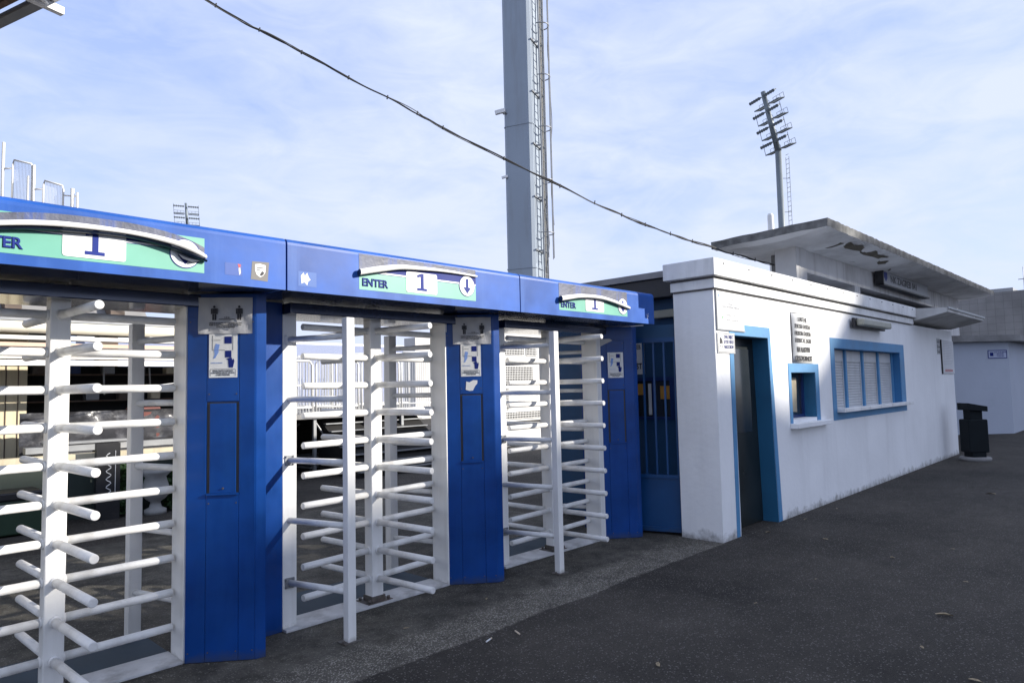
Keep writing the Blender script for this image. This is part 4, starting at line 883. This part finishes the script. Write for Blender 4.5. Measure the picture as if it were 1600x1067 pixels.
for i, (a, b, za, zb, pz, lab) in enumerate((((2.42, 14.42, 0), (2.66, 14.16, 0), 5.80, 5.72, 6.12, 'tallest white railing gate at far left above the near beam'),
        ((2.80, 14.03, 0), (3.05, 13.80, 0), 5.42, 5.33, 5.70, 'lower white railing gate stepping down to the right above the near beam'))):
    t = thing('railing_gate', lab, 'railing', (a[0], a[1], 4.7), 'white stair railing gates above the beam')
    mb = MB(); railpanel(mb, a, b, 4.7, za, zb, 14, .016, .0028); mb.build('panel', WHITE, t)
    MB().tube([(a[0]-.12, a[1]+.12, 4.7), (a[0]-.12, a[1]+.12, pz)], .024, 8).build('post', WHITE, t)
    MB().tube([(a[0]-.12, a[1]+.12, za-.15), (a[0], a[1], za-.15)], .015, 6).build('hinge', WHITE, t)
    MB().tube([(a[0]-.19, a[1]+.17, 4.7), (a[0]-.19, a[1]+.17, pz-.2)], .018, 8).build('post', WHITE, t)
solo('railing_end_post', MB().tube([(3.16, 13.68, 4.7), (3.16, 13.68, 5.27)], .03, 8).tube([(3.22, 13.62, 4.7), (3.22, 13.62, 5.2)], .018, 6).tube([(3.05, 13.78, 5.15), (3.22, 13.62, 5.13)], .014, 6), WHITE, 'last short white railing post at the foot of the railing run', 'post')

# ------------------------------------------------------------------ inside: terrace with crowd railings seen through the middle turnstile
t = thing('lower_terrace', 'dark open-sided concrete terrace seen through the middle turnstile', 'grandstand', (8, 13, 0))
MB().box(5.6, 10.6, 12.0, 14.5, 1.10, 1.19).build('deck', CONC, t)
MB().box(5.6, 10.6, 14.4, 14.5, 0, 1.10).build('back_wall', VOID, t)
for x in (5.65, 6.9, 8.1, 9.0): MB().box(x, x+.06, 12.05, 12.11, 0, 1.10).build('post', STEEL, t)
mb = MB(); mb.tube([(6.95, 12.1, 1.05), (7.9, 12.6, .1)], .02, 6); mb.tube([(5.7, 12.3, .2), (6.9, 12.6, 1.0)], .02, 6); mb.build('brace', STEEL, t)
MB().box(5.9, 6.75, 12.5, 13.0, .35, .85).build('blue_tank', mat('slate_plastic', (.05, .07, .10), .5), t)
rnd = random.Random(9)
labs = ['front row leftmost', 'front row second from left', 'front row third from left', 'second row leftmost', 'second row in the middle', 'second row third from left', 'back row leftmost', 'back row in the middle', 'front row rightmost', 'second row rightmost', 'back row rightmost']
rp_ = [((5.9, 12.1), (6.9, 12.1)), ((6.98, 12.1), (7.98, 12.15)), ((8.06, 12.15), (9.05, 12.2)), ((5.8, 13.0), (6.9, 13.1)), ((7.0, 13.1), (8.0, 13.2)), ((8.1, 13.2), (9.1, 13.3)), ((6.2, 14.0), (7.5, 14.1)), ((7.6, 14.1), (9.0, 14.2)), ((9.12, 12.2), (10.1, 12.25)), ((9.2, 13.3), (10.2, 13.35)), ((9.1, 14.2), (10.4, 14.25))]
for i, (a, b) in enumerate(rp_):
    t = thing('crowd_barrier', 'white barred crowd barrier on the lower terrace, %s of the cluster' % labs[i], 'barrier', (a[0], a[1], 1.19), 'white crowd barriers on the lower terrace')
    zt = 2.22+.03*i
    mb = MB(); railpanel(mb, (*a, 0), (*b, 0), 1.2, zt, zt, 15, .022, .009)
    A_, B_ = Vector((*a, 0)), Vector((*b, 0)); mb.tube([(a[0], a[1], 1.32), (b[0], b[1], 1.32)], .018, 6)
    if i % 3 == 0: mb.tube([(a[0], a[1], 1.75), (b[0], b[1], 1.75)], .016, 6)
    mb.build('barred_panel', WHITE, t)
    mb = MB(); mb.box(a[0]-.02, a[0]+.03, a[1]-.18, a[1]+.18, 1.191, 1.21); mb.box(b[0]-.03, b[0]+.02, b[1]-.18, b[1]+.18, 1.191, 1.21); mb.build('feet', STEEL, t)
t = thing('bleacher', 'dark stepped bleacher with pale bench edges seen behind the middle rotor', 'bleacher', (8.6, 11.2, 0))
for k in range(7): MB().box(7.2, 9.6, 10.9+k*.2, 11.0+k*.2, .10+k*.145, .122+k*.145).build('bench', STEEL, t)
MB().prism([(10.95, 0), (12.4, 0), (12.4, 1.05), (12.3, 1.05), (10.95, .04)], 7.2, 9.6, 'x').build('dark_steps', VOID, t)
# far seating
t = thing('far_grandstand', 'faded blue-grey seating stand on the far side of the ground', 'grandstand', (55, 78, 0))
MB().prism([(68, 1.2), (82, 7.9), (84, 7.9), (84, 0), (68, 0)], 20, 110, 'x').build('seating', SEATS, t)
MB().box(20, 110, 83.6, 84, 7.9, 8.3).build('rear_parapet', WHITE, t)
t = thing('stadium_office', 'pale distant block behind the barriers, right of the middle mast', 'building', (26, 30, 0))
MB().box(23.4, 30, 30, 31, 0, 4.5).build('wall', mat('pale_block', (.6, .58, .55), .8, 0, .1, 1), t)
mb = MB(); mb.box(24.6, 24.75, 29.97, 30, 1, 4.5); mb.box(25.6, 26.4, 29.97, 30, 2.5, 3.6); mb.build('window', GLASS, t)

t = thing('stacked_tables', 'folded pale tables stacked on the dark terrace floor behind the middle turnstile', 'table stack', (7.6, 12.8, 0))
for k in range(4): MB().box(7.1, 8.5, 12.55, 13.2, .08+k*.07, .12+k*.07).build('table_top', STEEL, t)
for x in (7.2, 8.4): MB().box(x-.03, x+.03, 12.6, 13.15, 0, .08).build('support', DARKS, t)
# white cabin with grilles, through the far turnstile
t = thing('grilled_cabin', 'white cabin with square mesh windows seen through the far turnstile', 'cabin', (14.2, 13.5, 0))
MB().box(12.9, 15.6, 13.3, 15.4, 0, 3.6).build('wall', mat('cabin_white', (.70, .69, .66), .7, 0, .1, 2, (.35, .3, .25), .45, .1, 20, True), t)
MB().box(12.9, 15.6, 13.24, 13.299, .62, .68).build('trim', DARKS, t)
for (x0, x1, z0, z1) in ((13.4, 14.25, 2.53, 2.92), (14.35, 14.8, 2.53, 2.92), (13.3, 14.6, 1.74, 2.2), (13.2, 14.9, .75, .93), (13.35, 13.6, 1.01, 1.6)):
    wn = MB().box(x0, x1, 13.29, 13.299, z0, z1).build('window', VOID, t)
    mb = MB(); x = x0
    while x < x1: mb.box(x, x+.014, 13.278, 13.288, z0, z1); x += .065
    z = z0
    while z < z1: mb.box(x0, x1, 13.27, 13.278, z, z+.014); z += .065
    mb.build('grille', WHITE, wn)
MB().box(12.8, 15.7, 13.2, 15.5, 3.6, 3.7).build('roof', CONC, t)

# ------------------------------------------------------------------ unseen blocker added behind the camera to cast the shade on the square
t = thing('shade_blocker', 'added unseen shade blocker standing behind the camera', 'grandstand', (50, -40, 0))
SH = -36.6
prof = [(20, 0), (76, 0), (76, 26.1), (46.2, 26.1), (44.1, 24.8), (42.5, 23.55), (41.2, 22.95), (39.6, 23.35), (37.8, 23.15), (34.2, 22.75), (29.6, 22.3), (20, 21.5)]
MB().prism(prof, SH-.6, SH, 'y').build('shade_profile', PLASTER, t)  # outline shaped to set the shade edge; white surface adds bounce
MB().box(20, 45.0, SH-.25, SH-.05, 24.75, 26.1).build('shade_band', CONC, t)  # added band that keeps sun off the inner yard floor
for x in (21, 27.6): MB().box(x, x+.4, SH-.5, SH-.26, 21, 26).build('column', STEEL, t)  # props for the added band
# ------------------------------------------------------------------ small litter
rnd = random.Random(77); mb = MB()
def stone(x, y, q, z=.004):
    a = rnd.uniform(0, 6.28); v = [mb.bm.verts.new((x+q*math.cos(a+k*2.09)*rnd.uniform(.6, 1.2), y+q*math.sin(a+k*2.09)*rnd.uniform(.6, 1.2), z-.002)) for k in range(3)]; tp = mb.bm.verts.new((x+rnd.uniform(-.3, .3)*q, y, z+q*rnd.uniform(.5, 1.0)))
    for k in range(3): mb.bm.faces.new((v[k], v[(k+1) % 3], tp))
for k in range(260): stone(6.50-abs(rnd.gauss(0, .10)), 3.36+rnd.random()*.5, rnd.uniform(.003, .011))
for k in range(420): stone(6.6+rnd.random()*10.4, 3.365-abs(rnd.gauss(0, .05)), rnd.uniform(.003, .010), .001)
for k in range(700): stone(rnd.uniform(.2, 6.4), 3.42+abs(rnd.gauss(0, .22)), rnd.uniform(.002, .006))
for k in range(260): stone(rnd.uniform(1.2, 6.4), 4.36-abs(rnd.gauss(0, .08)), rnd.uniform(.003, .008))
for k in range(300): stone(rnd.uniform(1.5, 12), rnd.uniform(.5, 3.3), rnd.uniform(.002, .006), .001)
solo('loose_grit', mb, mat('grit_stone', (.16, .15, .13), .9, 0, .5, 60), 'scattered grit and small stones along wall foot and pavement edge', 'grit', kind='stuff', norm=False)
LP = [(5.459, 1.227, .05), (3.477, 2.241, .03), (7.266, 3.241, .03), (7.297, 2.654, .03), (6.909, 1.93, .025), (4.733, 1.192, .02), (4.395, .858, .03), (6.446, 1.279, .02), (11.465, 1.91, .06), (8.2, 3.2, .03), (9.1, 3.15, .03), (4.9, 2.3, .015), (5.8, 2.2, .015), (7.6, 1.6, .02), (3.7, 3.9, .02), (2.9, 3.85, .02)]
lw = ['curled tan dry leaf, the largest on the open asphalt', 'crumpled grey-brown leaf near the bottom centre', 'small pale leaf by the door of the white building', 'thin pale leaf a step out from the door', 'pale leaf scrap in the middle of the asphalt', 'tiny pale leaf near the bottom right corner', 'pale leaf at the bottom edge, right side', 'small leaf scrap on the right half of the asphalt', 'dark flat leaf far along the asphalt', 'leaf lying against the wall under the small window', 'leaf against the wall under the shuttered window', 'tiny speck of leaf left of the open asphalt', 'tiny leaf fragment in front of the building corner', 'small leaf fragment to the right of the largest leaf', 'leaf scrap near the middle cabinet foot', 'leaf scrap by the middle guard post']
for i, (x, y, s) in enumerate(LP):
    rnd = random.Random(i); mb = MB(); n = 9; a0 = rnd.uniform(0, 6); s *= .8
    def pt(q, rr): return (x+s*rr*math.cos(q)*1.5*math.cos(a0)-s*rr*math.sin(q)*.6*math.sin(a0), y+s*rr*math.cos(q)*1.5*math.sin(a0)+s*rr*math.sin(q)*.6*math.cos(a0), .006+s*.5*rr*abs(math.sin(q*1.0))*rnd.uniform(.4, 1))
    rim = [mb.bm.verts.new(pt(k*2*math.pi/n, rnd.uniform(.65, 1.1))) for k in range(n)]; c = mb.bm.verts.new((x, y, .008))
    for k in range(n): mb.bm.faces.new((rim[k], rim[(k+1) % n], c))
    solo('fallen_leaf', mb, LEAF, lw[i], 'leaf', 'dry leaves on the asphalt', norm=False)
for i, (x, y, a, lab) in enumerate(((3.306, 3.178, 1.2, 'orange-tipped cigarette end right of the middle cabinet foot'), (3.071, 3.247, .3, 'white cigarette end nearer the gravelly edge'))):
    t = thing('cigarette_end', lab, 'cigarette end', (x, y, 0)); d = Vector((math.cos(a), math.sin(a), 0))
    MB().tube([Vector((x, y, .012)), Vector((x, y, .012))+d*.05], .005, 8).build('paper', FILMW if i else BUTT, t)
    MB().tube([Vector((x, y, .012))+d*.0505, Vector((x, y, .012))+d*.07], .005, 8).build('filter', BUTT, t)
